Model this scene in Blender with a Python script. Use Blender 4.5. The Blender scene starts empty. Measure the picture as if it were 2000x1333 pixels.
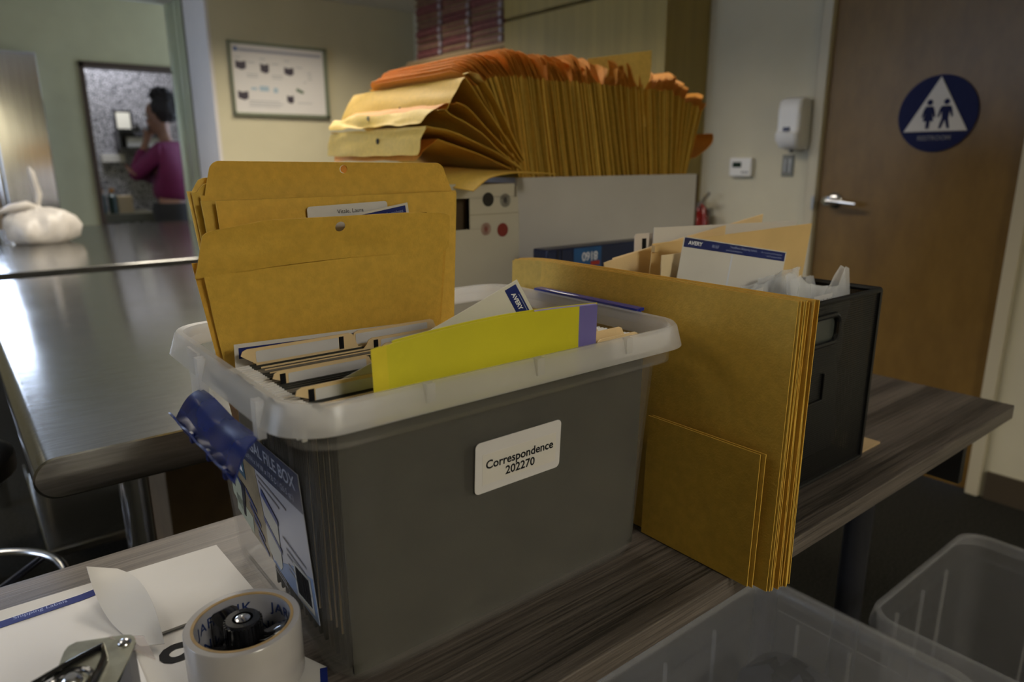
import bpy, bmesh, math, random
from mathutils import Vector, Matrix, noise
random.seed(7)
S = bpy.context.scene
COL = S.collection
PI = math.pi

# ------------------------------------------------------------------ camera, light, exposure
H_CAM = 1.22
YAW = PI/2 - 0.672
PITCH, ROLL = 0.2505, -0.0038
Fh = Vector((math.cos(YAW), math.sin(YAW), 0)); Rh = Vector((math.sin(YAW), -math.cos(YAW), 0)); Zu = Vector((0, 0, 1))
Fw = Fh*math.cos(PITCH) - Zu*math.sin(PITCH)
U0 = Fh*math.sin(PITCH) + Zu*math.cos(PITCH)
Rt = Rh*math.cos(ROLL) + U0*math.sin(ROLL)
Up = -Rh*math.sin(ROLL) + U0*math.cos(ROLL)
cam_d = bpy.data.cameras.new('camera'); cam = bpy.data.objects.new('camera', cam_d); COL.objects.link(cam)
M = Matrix.Identity(4)
for i in range(3):
    M[i][0] = Rt[i]; M[i][1] = Up[i]; M[i][2] = -Fw[i]
M[2][3] = H_CAM
cam.matrix_world = M
cam_d.sensor_width = 36; cam_d.lens = 1372*36/2000
cam_d.clip_start = 0.02
cam_d.dof.use_dof = True; cam_d.dof.focus_distance = 0.74; cam_d.dof.aperture_fstop = 4.5
S.camera = cam

vs = S.view_settings
vs.view_transform = 'Standard'; vs.look = 'None'; vs.gamma = 1; vs.use_curve_mapping = False
vs.exposure = 0.65

w = bpy.data.worlds.new('world'); S.world = w; w.use_nodes = True
w.node_tree.nodes['Background'].inputs[0].default_value = (0.62, 0.76, 1.0, 1)
w.node_tree.nodes['Background'].inputs[1].default_value = 3.0

def area(name, loc, size, power, color=(1, 1, 1), rot=(0, 0, 0), sy=None, spread=180):
    d = bpy.data.lights.new(name, 'AREA'); d.energy = power; d.color = color
    d.shape = 'RECTANGLE'; d.size = size; d.size_y = sy or size; d.spread = math.radians(spread)
    o = bpy.data.objects.new(name, d); COL.objects.link(o); o.location = loc; o.rotation_euler = rot
    return o
WARM = (1.0, 0.90, 0.74)
CEIL = 2.26
CEIL2 = 2.62
area('ceiling_and_fill_light', (.95, 2.75, CEIL-.035), .42, 29, (1, .91, .78), sy=2.3, spread=150)
area('ceiling_and_fill_light', (-.75, 1.75, CEIL-.035), .58, 5, WARM, sy=1.18, spread=150)
area('ceiling_and_fill_light', (.55, -2.1, CEIL-.035), .58, 42, (1, .94, .82), sy=1.18, spread=160)  # front fill added behind the camera, no known fitting there
area('ceiling_and_fill_light', (1.9, 3.9, CEIL-.035), .5, 8, WARM, sy=.5, spread=140)
area('ceiling_and_fill_light', (-1.3, 5.0, CEIL-.035), .58, 10, (1, .88, .66), sy=1.18, spread=150)
area('corridor_light', (1.3, 7.2, CEIL2-.035), .6, 17, (.95, .96, 1.0), sy=.6)

# ------------------------------------------------------------------ helpers
class MB:
    def __init__(s): s.v = []; s.f = []; s.m = []
    def add(s, vs_, fs, mi=0):
        b = len(s.v); s.v += [Vector(p) for p in vs_]
        s.f += [tuple(i+b for i in f) for f in fs]; s.m += [mi]*len(fs); return s
    def box(s, x0, x1, y0, y1, z0, z1, mi=0, M=None):
        p = [Vector(q) for q in [(x0,y0,z0),(x1,y0,z0),(x1,y1,z0),(x0,y1,z0),(x0,y0,z1),(x1,y0,z1),(x1,y1,z1),(x0,y1,z1)]]
        if M: p = [M @ q for q in p]
        return s.add(p, [(0,3,2,1),(4,5,6,7),(0,1,5,4),(1,2,6,5),(2,3,7,6),(3,0,4,7)], mi)
    def loft(s, loops, caps=(True, True), mi=0, closed=True):
        n = len(loops[0]); vv = [p for l in loops for p in l]; ff = []
        for k in range(len(loops)-1):
            for i in range(n if closed else n-1):
                j = (i+1) % n
                ff.append((k*n+i, k*n+j, (k+1)*n+j, (k+1)*n+i))
        if caps[0]: ff.append(tuple(range(n-1, -1, -1)))
        if caps[1]: ff.append(tuple(range((len(loops)-1)*n, len(loops)*n)))
        return s.add(vv, ff, mi)
    def tube(s, pts, r, n=10, mi=0, caps=True):
        pts = [Vector(p) for p in pts]; loops = []
        up = None
        for i, p in enumerate(pts):
            t = (pts[min(i+1, len(pts)-1)] - pts[max(i-1, 0)]).normalized()
            if up is None:
                up = Vector((0, 0, 1)) if abs(t.z) < .9 else Vector((1, 0, 0))
            a = t.cross(up).normalized(); b = a.cross(t).normalized(); up = b
            rr_ = r[i] if isinstance(r, (list, tuple)) else r
            loops.append([p + (a*math.cos(2*PI*k/n) + b*math.sin(2*PI*k/n))*rr_ for k in range(n)])
        return s.loft(loops, (caps, caps), mi)
    def lathe(s, prof, c=(0, 0, 0), n=32, mi=0, axis='z', caps=(False, False)):
        c = Vector(c); loops = []
        for r, z in prof:
            l = []
            for k in range(n):
                a = 2*PI*k/n; x, y = r*math.cos(a), r*math.sin(a)
                l.append(c + (Vector((x, y, z)) if axis == 'z' else Vector((z, x, y)) if axis == 'x' else Vector((x, z, y))))
            loops.append(l)
        return s.loft(loops, caps, mi)
    def prism(s, pts, d, mi=0):
        """polygon (list of 3-D points) extruded by vector d"""
        pts = [Vector(p) for p in pts]; d = Vector(d); n = len(pts)
        v = pts + [p+d for p in pts]
        return s.add(v, [tuple(range(n-1, -1, -1)), tuple(range(n, 2*n))] + [(i, (i+1) % n, n+(i+1) % n, n+i) for i in range(n)], mi)
    def sheet(s, P, nu, nv, th, mi=0, us=None, vs_=None, hole=None):
        us = us or [i/nu for i in range(nu+1)]; vs_ = vs_ or [j/nv for j in range(nv+1)]
        nu = len(us)-1; nv = len(vs_)-1
        g = [[Vector(P(u, v)) for v in vs_] for u in us]
        if hole:
            hc, hr = Vector(hole[0]), hole[1]
        def nrm(i, j):
            a = g[min(i+1, nu)][j] - g[max(i-1, 0)][j]; b = g[i][min(j+1, nv)] - g[i][max(j-1, 0)]
            c = a.cross(b); return c.normalized() if c.length > 1e-12 else Vector((0, 0, 1))
        N = [[nrm(i, j) for j in range(nv+1)] for i in range(nu+1)]
        skip = set()
        if hole:
            for i in range(nu):
                for j in range(nv):
                    cen = (g[i][j]+g[i+1][j]+g[i+1][j+1]+g[i][j+1])/4
                    if (cen-hc).length < hr: skip.add((i, j))
            for (i, j) in list(skip):
                for a, b in ((i, j), (i+1, j), (i+1, j+1), (i, j+1)):
                    around = [(a-1, b-1), (a-1, b), (a, b-1), (a, b)]
                    if any(q not in skip for q in around):
                        d = g[a][b]-hc
                        if d.length > 1e-9: g[a][b] = hc + d.normalized()*hr
        V_ = [g[i][j] + N[i][j]*th/2 for i in range(nu+1) for j in range(nv+1)] + [g[i][j] - N[i][j]*th/2 for i in range(nu+1) for j in range(nv+1)]
        W = nv+1; o = (nu+1)*W; f = []
        cell = lambda i, j: 0 <= i < nu and 0 <= j < nv and (i, j) not in skip
        for i in range(nu):
            for j in range(nv):
                if (i, j) in skip: continue
                a, b, c, d = i*W+j, (i+1)*W+j, (i+1)*W+j+1, i*W+j+1
                f += [(a, b, c, d), (o+d, o+c, o+b, o+a)]
                if not cell(i, j-1): f.append((a, o+a, o+b, b))
                if not cell(i, j+1): f.append((d, c, o+c, o+d))
                if not cell(i-1, j): f.append((a, d, o+d, o+a))
                if not cell(i+1, j): f.append((b, o+b, o+c, c))
        return s.add(V_, f, mi)
    def build(s, name, mats, parent=None, smooth=False, bevel=0, weld=True, angle=40):
        me = bpy.data.meshes.new(name)
        me.from_pydata([tuple(p) for p in s.v], [], s.f)
        mats = mats if isinstance(mats, (list, tuple)) else [mats]
        for m_ in mats: me.materials.append(m_)
        for p, mi in zip(me.polygons, s.m): p.material_index = mi
        bm = bmesh.new(); bm.from_mesh(me)
        if weld: bmesh.ops.remove_doubles(bm, verts=bm.verts, dist=1e-6)
        bmesh.ops.recalc_face_normals(bm, faces=bm.faces)
        if smooth:
            for f_ in bm.faces: f_.smooth = True
            for e in bm.edges:
                if len(e.link_faces) == 2 and e.calc_face_angle(0) > math.radians(angle): e.smooth = False
        bm.to_mesh(me); bm.free()
        o = bpy.data.objects.new(name, me); COL.objects.link(o)
        if parent: o.parent = parent; o.matrix_parent_inverse = parent.matrix_world.inverted() if False else Matrix.Translation(-parent.location)
        if bevel:
            b = o.modifiers.new('bevel', 'BEVEL'); b.width = bevel; b.segments = 2; b.limit_method = 'ANGLE'
            b.angle_limit = math.radians(35)
        return o

def tag(o, label=None, cat=None, group=None, kind=None):
    if label: o['label'] = label
    if cat: o['category'] = cat
    if group: o['group'] = group
    if kind: o['kind'] = kind
    return o
def thing(name, label, cat, loc=(0, 0, 0), group=None):
    o = bpy.data.objects.new(name, None); COL.objects.link(o); o.location = loc
    o.empty_display_size = .05
    return tag(o, label, cat, group)
def struct(name, mb, m, **k):
    return tag(mb.build(name, m, **k), kind='structure')

def rr(x0, x1, y0, y1, r, z, n=6):
    out = []
    for cx_, cy_, a0 in ((x1-r, y0+r, -PI/2), (x1-r, y1-r, 0), (x0+r, y1-r, PI/2), (x0+r, y0+r, PI)):
        for k in range(n+1):
            a = a0 + PI/2*k/n; out.append(Vector((cx_+r*math.cos(a), cy_+r*math.sin(a), z)))
    return out
def rr2(wd, ht, r, n=5):
    return [(p.x, p.y) for p in rr(0, wd, 0, ht, r, 0, n)]

class Fr:
    """flat frame: origin, right and up vectors"""
    def __init__(s, o, u, v):
        s.o = Vector(o); s.u = Vector(u).normalized(); v = Vector(v); s.v = (v - s.u*v.dot(s.u)).normalized(); s.n = s.u.cross(s.v)
    def p(s, a, b, c=0): return s.o + s.u*a + s.v*b + s.n*c
    def poly(s, mb, pts, th, c=0, mi=0):
        mb.prism([s.p(a, b, c) for a, b in pts], s.n*th, mi); return mb
    def rect(s, mb, a0, b0, a1, b1, th, c=0, mi=0):
        return s.poly(mb, [(a0, b0), (a1, b0), (a1, b1), (a0, b1)], th, c, mi)

def text_geo(txt, size, bold=0.0, align='LEFT', shear=0.0, spacing=1.0):
    cu = bpy.data.curves.new('txt', 'FONT'); cu.body = txt; cu.size = size; cu.align_x = align
    cu.offset = bold; cu.shear = shear; cu.space_character = spacing; cu.resolution_u = 3
    o = bpy.data.objects.new('txt', cu); COL.objects.link(o)
    bpy.context.view_layer.update()
    dg = bpy.context.evaluated_depsgraph_get()
    me = o.evaluated_get(dg).to_mesh()
    v = [q.co.copy() for q in me.vertices]; f = [tuple(p.vertices) for p in me.polygons]
    o.evaluated_get(dg).to_mesh_clear()
    bpy.data.objects.remove(o); bpy.data.curves.remove(cu)
    return v, f
def put_text(mb, fr, a, b, txt, size, c=.0003, mi=0, **k):
    v, f = text_geo(txt, size, **k)
    return mb.add([fr.p(a+p.x, b+p.y, c) for p in v], f, mi)

# ------------------------------------------------------------------ materials
MATS = {}
def srgb(r, g, b):
    f = lambda c: ((c/255+.055)/1.055)**2.4 if c/255 > .04045 else c/255/12.92
    return (f(r), f(g), f(b), 1)
def mat(name, col, rough=.5, metal=0, spec=.5, var=0, vscale=8, stretch=(1, 1, 1), bump=0, bscale=200, transl=0, tcol=None, alpha=1, emit=0, coat=0, vcol=None, detail=4):
    if name in MATS: return MATS[name]
    m = bpy.data.materials.new(name); m.use_nodes = True; nt = m.node_tree; N = nt.nodes; L = nt.links
    b = N['Principled BSDF']; out = N['Material Output']
    b.inputs['Base Color'].default_value = col; b.inputs['Roughness'].default_value = rough; b.inputs['Metallic'].default_value = metal
    b.inputs['Specular IOR Level'].default_value = spec; b.inputs['Coat Weight'].default_value = coat
    if emit: b.inputs['Emission Color'].default_value = col; b.inputs['Emission Strength'].default_value = emit
    tc = N.new('ShaderNodeTexCoord')
    mp = N.new('ShaderNodeMapping'); mp.inputs['Scale'].default_value = stretch
    L.new(tc.outputs['Object'], mp.inputs[0])
    csock = None
    if var:
        nz = N.new('ShaderNodeTexNoise'); nz.inputs['Scale'].default_value = vscale; nz.inputs['Detail'].default_value = detail
        L.new(mp.outputs[0], nz.inputs['Vector'])
        rp = N.new('ShaderNodeValToRGB')
        c2 = vcol or tuple(min(1, c*(1+var)) for c in col[:3])+(1,)
        c1 = tuple(c*(1-var) for c in col[:3])+(1,) if not vcol else col
        rp.color_ramp.elements[0].color = c1; rp.color_ramp.elements[1].color = c2
        rp.color_ramp.elements[0].position = .32; rp.color_ramp.elements[1].position = .68
        L.new(nz.outputs['Fac'], rp.inputs[0]); L.new(rp.outputs[0], b.inputs['Base Color']); csock = rp.outputs[0]
    if bump:
        n2 = N.new('ShaderNodeTexNoise'); n2.inputs['Scale'].default_value = bscale; n2.inputs['Detail'].default_value = 3
        L.new(mp.outputs[0], n2.inputs['Vector'])
        bp = N.new('ShaderNodeBump'); bp.inputs['Strength'].default_value = bump; bp.inputs['Distance'].default_value = .002
        L.new(n2.outputs['Fac'], bp.inputs['Height']); L.new(bp.outputs[0], b.inputs['Normal'])
    last = b.outputs[0]
    if transl:
        t = N.new('ShaderNodeBsdfTranslucent'); t.inputs[0].default_value = tcol or col
        mx = N.new('ShaderNodeMixShader'); mx.inputs[0].default_value = transl
        L.new(last, mx.inputs[1]); L.new(t.outputs[0], mx.inputs[2]); last = mx.outputs[0]
    if alpha < 1:
        t = N.new('ShaderNodeBsdfTransparent')
        mx = N.new('ShaderNodeMixShader'); mx.inputs[0].default_value = alpha
        L.new(t.outputs[0], mx.inputs[1]); L.new(last, mx.inputs[2]); last = mx.outputs[0]
    L.new(last, out.inputs[0])
    MATS[name] = m; return m

def wood_mat(name, c1, c2, axis_scale, vs1=3, vs2=60, rough=.45, bump=.15, mid=.5):
    m = mat(name, c1, rough); nt = m.node_tree; N = nt.nodes; L = nt.links; b = N['Principled BSDF']
    tc = N.new('ShaderNodeTexCoord'); mp = N.new('ShaderNodeMapping'); mp.inputs['Scale'].default_value = axis_scale
    L.new(tc.outputs['Object'], mp.inputs[0])
    a = N.new('ShaderNodeTexNoise'); a.inputs['Scale'].default_value = vs2; a.inputs['Detail'].default_value = 5; a.inputs['Roughness'].default_value = .65
    c = N.new('ShaderNodeTexNoise'); c.inputs['Scale'].default_value = vs1; c.inputs['Detail'].default_value = 3
    L.new(mp.outputs[0], a.inputs['Vector']); L.new(mp.outputs[0], c.inputs['Vector'])
    mx = N.new('ShaderNodeMath'); mx.operation = 'MULTIPLY_ADD'; mx.inputs[1].default_value = .55
    L.new(a.outputs['Fac'], mx.inputs[0]); 
    m2 = N.new('ShaderNodeMath'); m2.operation = 'MULTIPLY'; m2.inputs[1].default_value = .45
    L.new(c.outputs['Fac'], m2.inputs[0]); L.new(m2.outputs[0], mx.inputs[2])
    r = N.new('ShaderNodeValToRGB'); r.color_ramp.elements[0].color = c1; r.color_ramp.elements[1].color = c2
    r.color_ramp.elements[0].position = mid-.13; r.color_ramp.elements[1].position = mid+.13
    L.new(mx.outputs[0], r.inputs[0]); L.new(r.outputs[0], b.inputs['Base Color'])
    bp = N.new('ShaderNodeBump'); bp.inputs['Strength'].default_value = bump; bp.inputs['Distance'].default_value = .001
    L.new(a.outputs['Fac'], bp.inputs['Height']); L.new(bp.outputs[0], b.inputs['Normal'])
    return m

def kraft(name, col, tcol=(.95, .50, .08, 1), tr=.10):
    return mat(name, col, .62, spec=.35, var=.08, vscale=110, bump=.25, bscale=420, transl=tr, tcol=tcol, detail=6)
K1 = kraft('kraft paper golden', (.70, .44, .066, 1))
K2 = kraft('kraft paper warm', (.71, .415, .058, 1))
K3 = kraft('kraft paper olive', (.64, .43, .076, 1))
KF = kraft('kraft paper orange flap', (.72, .32, .045, 1), tcol=(1, .38, .05, 1), tr=.18)  # more orange and more translucent than the other kraft papers
KL = kraft('kraft paper pale', (.78, .55, .13, 1))
MAN = mat('manila card', (.78, .60, .33, 1), .6, var=.06, vscale=18, bump=.1, bscale=300, transl=.15, tcol=(1, .75, .4, 1))
WHITE = mat('white paper', (.66, .64, .61, 1), .6, var=.03, vscale=12, transl=.1)
LBL = mat('white sticker', (.60, .59, .59, 1), .45, var=.03, vscale=40)
AVB = mat('label sheet blue', (.010, .022, .16, 1), .5, spec=.25, var=.1, vscale=30)
INK = mat('black ink', (.006, .006, .008, 1), .7, spec=.15)
WINK = mat('white ink', (.75, .77, .85, 1), .5)
BINK = mat('pale blue ink', (.30, .36, .62, 1), .5)
RINK = mat('red ink', (.45, .03, .02, 1), .5)
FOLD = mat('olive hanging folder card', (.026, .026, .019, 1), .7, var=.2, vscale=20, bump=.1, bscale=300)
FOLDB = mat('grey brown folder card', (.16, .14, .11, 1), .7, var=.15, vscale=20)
BLACK = mat('black plastic', (.008, .008, .009, 1), .28)
BLACKM = mat('black metal mesh', (.012, .012, .012, 1), .45, metal=.3)
CHROME = mat('chrome', (.62, .62, .63, 1), .18, metal=1)
STEELM = mat('dull steel', (.42, .42, .41, 1), .35, metal=1)
WPL = mat('white plastic', (.74, .73, .71, 1), .35)
GREYP = mat('grey plastic', (.16, .16, .155, 1), .4)
BLUEP = mat('translucent blue plastic', (.010, .024, .16, 1), .16, spec=.6, transl=.2, tcol=(.012, .035, .30, 1), coat=.4, alpha=.95, var=.25, vscale=30)
def plastic(name, col, alpha, rough=.3, tr=.4):
    return mat(name, col, rough, spec=.5, transl=tr, tcol=(min(1, col[0]*1.1), min(1, col[1]*1.1), min(1, col[2]*1.1), 1), alpha=alpha, var=.06, vscale=14, bump=.04, bscale=60)
TUB = plastic('frosted tub wall', (.40, .38, .34, 1), .11, .26, .25)
RIM = plastic('frosted tub rim', (.74, .73, .71, 1), .42, .22, .45)
BIN = plastic('clear bin wall', (.55, .55, .58, 1), .10, .25, .3)
BINR = plastic('clear bin rim', (.70, .70, .71, 1), .22, .22, .35)
POLY = plastic('clear polythene', (.80, .82, .85, 1), .33, .12, .3)
# ------------------------------------------------------------------ the setting
WALLB = mat('painted wall cream', (.54, .49, .33, 1), .7, var=.03, vscale=6, bump=.06, bscale=150)
WALLG = mat('painted wall sage', (.36, .33, .19, 1), .7, var=.04, vscale=6, bump=.06, bscale=150)
WALLR = mat('painted wall grey cream', (.55, .51, .38, 1), .7, var=.03, vscale=6, bump=.06, bscale=150)
WALLP = mat('painted wall end white', (.62, .58, .55, 1), .6, var=.02, vscale=6)
CEILM = mat('ceiling plaster', (.55, .54, .50, 1), .8, var=.04, vscale=20)
CARP = mat('dark carpet', (.022, .021, .017, 1), .95, spec=.1, var=.65, vscale=160, bump=.8, bscale=500)
DOORW = wood_mat('door veneer', srgb(104, 78, 34), srgb(122, 94, 45), (1, .6, .25), 5, 26, .4, .03)
CABW = wood_mat('cabinet veneer', srgb(132, 116, 64), srgb(160, 140, 78), (1, 1.4, .07), 4, 14, .45, .03)
BASEB = mat('rubber baseboard', (.06, .045, .028, 1), .5)

# wallpaper: small light spots on slate grey
m = mat('spotted wallpaper', (.4, .4, .42, 1), .7); nt = m.node_tree; N = nt.nodes; L = nt.links
tc = N.new('ShaderNodeTexCoord'); vo = N.new('ShaderNodeTexVoronoi'); vo.inputs['Scale'].default_value = 62; vo.feature = 'DISTANCE_TO_EDGE'
nz = N.new('ShaderNodeTexNoise'); nz.inputs['Scale'].default_value = 30
mxv = N.new('ShaderNodeMixRGB'); mxv.inputs[0].default_value = .06
L.new(tc.outputs['Object'], mxv.inputs[1]); L.new(nz.outputs['Color'], mxv.inputs[2]); L.new(mxv.outputs[0], vo.inputs['Vector'])
rp = N.new('ShaderNodeValToRGB'); rp.color_ramp.elements[0].position = .10; rp.color_ramp.elements[0].color = (.05, .05, .065, 1)
rp.color_ramp.elements[1].position = .2; rp.color_ramp.elements[1].color = (.42, .42, .47, 1)
L.new(vo.outputs['Distance'], rp.inputs[0]); L.new(rp.outputs[0], N['Principled BSDF'].inputs['Base Color'])
PAPERW = m

struct('floor', MB().box(-2.6, 3.3, -2.6, 8.1, -.05, 0), CARP)
struct('ceiling', MB().box(-2.6, 3.3, -2.6, 5.53, CEIL, CEIL+.06), CEILM)
tag(MB().box(-2.6, 3.3, 5.53, 8.1, CEIL2, CEIL2+.06).box(-2.6, 3.3, 5.47, 5.53, CEIL+.06, CEIL2).build('ceiling', CEILM), kind='structure')
XR = 2.865
struct('wall_right', MB().box(XR, XR+.1, 1.58, 5.0, 0, CEIL).box(XR, XR+.1, -2.6, .80, 0, CEIL).box(XR, XR+.1, .80, 1.58, 2.03, CEIL), WALLR)
XE, YB = 1.413, 4.73
struct('wall_back', MB().box(XE+.0205, XR+.1, YB, YB+.10, 0, CEIL), WALLB)
# the return of the wall, painted white on its narrow side
struct('wall_return', MB().box(XE, XE+.02, YB-.0, 5.19, 0, CEIL).box(XE+.012, XE+.11, 5.19, 5.5, 0, CEIL), WALLP)
fm = MB()
for k in range(4):
    y0 = 5.20+k*.072
    fm.box(XE-.012-.004*(k % 2), XE+.012, y0, y0+.062, 0, CEIL)
fm.box(XE-.004, XE+.012, 5.20, 5.49, 0, CEIL)
fm.tube([(XE-.012, 5.50, 0), (XE-.012, 5.50, CEIL)], .022, 12)
ALU = mat('sage metal door frame', (.46, .50, .36, 1), .3, metal=.35)
struct('trim_1', fm, ALU, smooth=True)
# far left wall with the doorway to the wallpapered room and a window
YL = 6.6
lw = MB()
lw.box(-2.6, -.55, YL, YL+.1, 0, CEIL2).box(-.55, .30, YL, YL+.1, 0, 1.35).box(-.55, .30, YL, YL+.1, 2.02, CEIL2)
lw.box(.30, .985, YL, YL+.1, 0, CEIL2).box(.985, 1.86, YL, YL+.1, 1.975, CEIL2).box(1.86, 3.3, YL, YL+.1, 0, CEIL2)
struct('wall_left', lw, WALLG)
fr_ = MB(); dj = mat('dark brown door frame', (.045, .026, .016, 1), .4)
fr_.box(.985, 1.02, YL-.015, YL+.13, 0, 1.975).box(1.825, 1.86, YL-.015, YL+.13, 0, 1.975).box(.985, 1.86, YL-.015, YL+.13, 1.945, 1.985)
struct('trim_2', fr_, dj)
wf = MB(); wf.box(-.56, -.52, YL-.02, YL+.06, 1.35, 2.02).box(.27, .31, YL-.02, YL+.06, 1.35, 2.02).box(-.56, .31, YL-.02, YL+.06, 1.33, 1.37).box(-.56, .31, YL-.02, YL+.06, 2.0, 2.04).box(-.14, -.11, YL, YL+.05, 1.35, 2.02)
win = struct('window_1', wf, WPL)
gl = mat('window glass', (1, 1, 1, 1), .02, spec=.3, alpha=.08)
MB().box(-.53, .28, YL+.05, YL+.056, 1.36, 2.01).build('pane', gl, win)
area('window_daylight', (-.12, YL+.35, 1.69), .8, 20, (.62, .74, 1.0), rot=(-PI/2, 0, 0), sy=.65)
struct('wall_far', MB().box(.3, 3.3, 7.7, 7.8, 0, CEIL2), PAPERW)
struct('wall_corridor', MB().box(.3, .4, 6.7, 7.7, 0, CEIL2).box(2.6, 2.7, 6.7, 7.7, 0, CEIL2), WALLG)
# side wall on the left with a large daylight window, and the wall behind the camera
sw = MB(); sw.box(-2.7, -2.6, -2.6, 1.6, 0, CEIL2).box(-2.7, -2.6, 3.4, 8.1, 0, CEIL2).box(-2.7, -2.6, 1.6, 3.4, 0, .9).box(-2.7, -2.6, 1.6, 3.4, 2.1, CEIL2)
struct('wall_side', sw, WALLG)
w2 = MB(); w2.box(-2.66, -2.58, 1.6, 1.65, .9, 2.1).box(-2.66, -2.58, 3.35, 3.4, .9, 2.1).box(-2.66, -2.58, 1.6, 3.4, .86, .91).box(-2.66, -2.58, 1.6, 3.4, 2.08, 2.13).box(-2.66, -2.6, 2.48, 2.52, .9, 2.1)
win2 = struct('window_2', w2, WPL)
MB().box(-2.655, -2.65, 1.65, 3.35, .9, 2.1).build('pane', gl, win2)
area('window_daylight', (-3.0, 2.5, 1.5), 1.7, 14, (.70, .80, 1.0), rot=(0, -PI/2, 0), sy=1.15)
struct('wall_front', MB().box(-2.6, 3.3, -2.7, -2.6, 0, CEIL2), WALLB)
struct('baseboard_right', MB().box(XR-.012, XR, -2.6, .78, 0, .105).box(XR-.012, XR, 1.60, 3.2, 0, .105), BASEB)
struct('baseboard_back', MB().box(1.5, XR, YB-.012, YB, 0, .105), BASEB)
# restroom door, closed, in a painted frame
DX = XR+.012
door = struct('door_1', MB().box(DX, DX+.045, .838, 1.548, .005, 2.0), DOORW)
JAMB = mat('cream painted frame', (.50, .45, .33, 1), .5)
struct('trim_3', MB().box(XR-.02, DX+.05, 1.548, 1.592, 0, 2.045).box(XR-.02, DX+.05, .794, .838, 0, 2.045).box(XR-.02, DX+.05, .794, 1.592, 2.0, 2.045), JAMB, bevel=.004)
h = MB(); hz = 1.058; hy = 1.478
h.lathe([(0, 0), (.032, 0), (.033, -.006), (.028, -.012), (.014, -.015), (.013, -.05), (.019, -.056), (.019, -.07), (0, -.072)], (DX, hy, hz), 24, axis='x')
h.tube([(DX-.062, hy, hz), (DX-.064, hy-.03, hz), (DX-.062, hy-.07, hz-.003), (DX-.058, hy-.115, hz-.007)], [.013, .011, .009, .008], 12)
h.build('door_handle', CHROME, door, smooth=True)
MB().box(XR-.024, XR-.018, 1.548, 1.56, 1.02, 1.075).build('strike_plate', STEELM, door)

# restroom sign on the door: blue disc, white triangle, two figures
NAVY = mat('sign navy', (.004, .008, .060, 1), .6, spec=.2); SIGNW = mat('sign white', (.62, .60, .58, 1), .5, spec=.3)
sg = thing('restroom_sign', 'round navy blue restroom sign with white triangle on the wooden door', 'sign', (DX, 1.128, 1.382))
sf = Fr((DX-.004, 1.128, 1.382), (0, -1, 0), (0, 0, 1)); R_ = .134
d = MB(); sf.poly(d, [(R_*math.cos(2*PI*k/64), R_*math.sin(2*PI*k/64)) for k in range(64)], .0035); d.build('disc', NAVY, sg)
tz = MB(); ta = [(-.108, -.062), (.108, -.062), (.0, .128)]; sf.poly(tz, ta, .004, .0036)
tri = tz.build('triangle', SIGNW, sg, bevel=.002)
def figure(dx, woman):
    b = MB(); s_ = .062; y0 = -.052
    sf.poly(b, [(dx+.010*math.cos(2*PI*k/20), y0+.092+.010*math.sin(2*PI*k/20)) for k in range(20)], .001, .0078)
    if woman: pts = [(-.012, .078), (.012, .078), (.018, .066), (.024, .04), (.019, .038), (.012, .056), (.018, .026), (.007, .026), (.006, 0), (-.006, 0), (-.007, .026), (-.018, .026), (-.012, .056), (-.019, .038), (-.024, .04), (-.018, .066)]
    else: pts = [(-.014, .078), (.014, .078), (.02, .07), (.026, .042), (.021, .038), (.013, .06), (.011, .034), (.019, 0), (.01, 0), (0, .03), (-.01, 0), (-.019, 0), (-.011, .034), (-.013, .06), (-.021, .038), (-.026, .042), (-.02, .07)]
    sf.poly(b, [(dx+a, y0+q) for a, q in pts], .001, .0078)
    return b
figure(-.026, True).build('woman_figure', NAVY, sg); figure(.030, False).build('man_figure', NAVY, sg)
t_ = MB(); put_text(t_, sf, 0, -.092, 'RESTROOM', .022, .0045, align='CENTER', bold=.0004)
t_.build('lettering', mat('sign grey letters', (.16, .16, .19, 1), .5), sg)

# soap dispenser, thermostat, switch plate, extinguisher
sd = thing('soap_dispenser', 'white wall soap dispenser beside the wooden door', 'soap dispenser', (XR, 1.62, 1.3))
b = MB(); b.box(XR-.035, XR-.001, 1.60, 1.70, 1.262, 1.465); b.build('backplate', WPL, sd, bevel=.008)
loops = []
for z_, dp, hw in ((1.262, .03, .030), (1.272, .075, .045), (1.30, .095, .052), (1.33, .10, .052), (1.335, .088, .052), (1.36, .086, .052), (1.42, .088, .052), (1.455, .082, .050), (1.468, .06, .044)):
    loops.append([Vector((p.x, p.y, z_)) for p in rr(XR-.02-dp, XR-.02, 1.65-hw, 1.65+hw, min(.02, dp*.4), 0)])
MB().loft(loops).build('cover', WPL, sd, smooth=True, angle=50)
MB().box(XR-.1145, XR-.107, 1.637, 1.663, 1.336, 1.352).build('emblem', mat('dark blue grey print', (.05, .06, .12, 1), .4), sd)
MB().lathe([(.0, 1.25), (.008, 1.25), (.01, 1.265)], (XR-.06, 1.65, 0), 12).build('nozzle', GREYP, sd)
th = thing('thermostat', 'small white thermostat with dark display on the wall', 'thermostat', (XR, 1.91, 1.19))
MB().box(XR-.028, XR-.001, 1.855, 1.968, 1.15, 1.232).build('case', WPL, th, bevel=.006)
MB().box(XR-.0295, XR-.0275, 1.905, 1.95, 1.19, 1.213).build('display', mat('lcd dark green', (.012, .03, .022, 1), .2), th)
for k in range(3): MB().box(XR-.030, XR-.0275, 1.868+k*.013, 1.876+k*.013, 1.165, 1.173).build('button', GREYP, th)
sp = thing('switch_plate', 'grey metal switch plate under the soap dispenser', 'switch plate', (XR, 1.69, 1.2))
MB().box(XR-.006, XR-.0005, 1.664, 1.718, 1.153, 1.243).build('plate', mat('grey plate', (.19, .19, .17, 1), .4, metal=.3), sp, bevel=.002)
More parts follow.
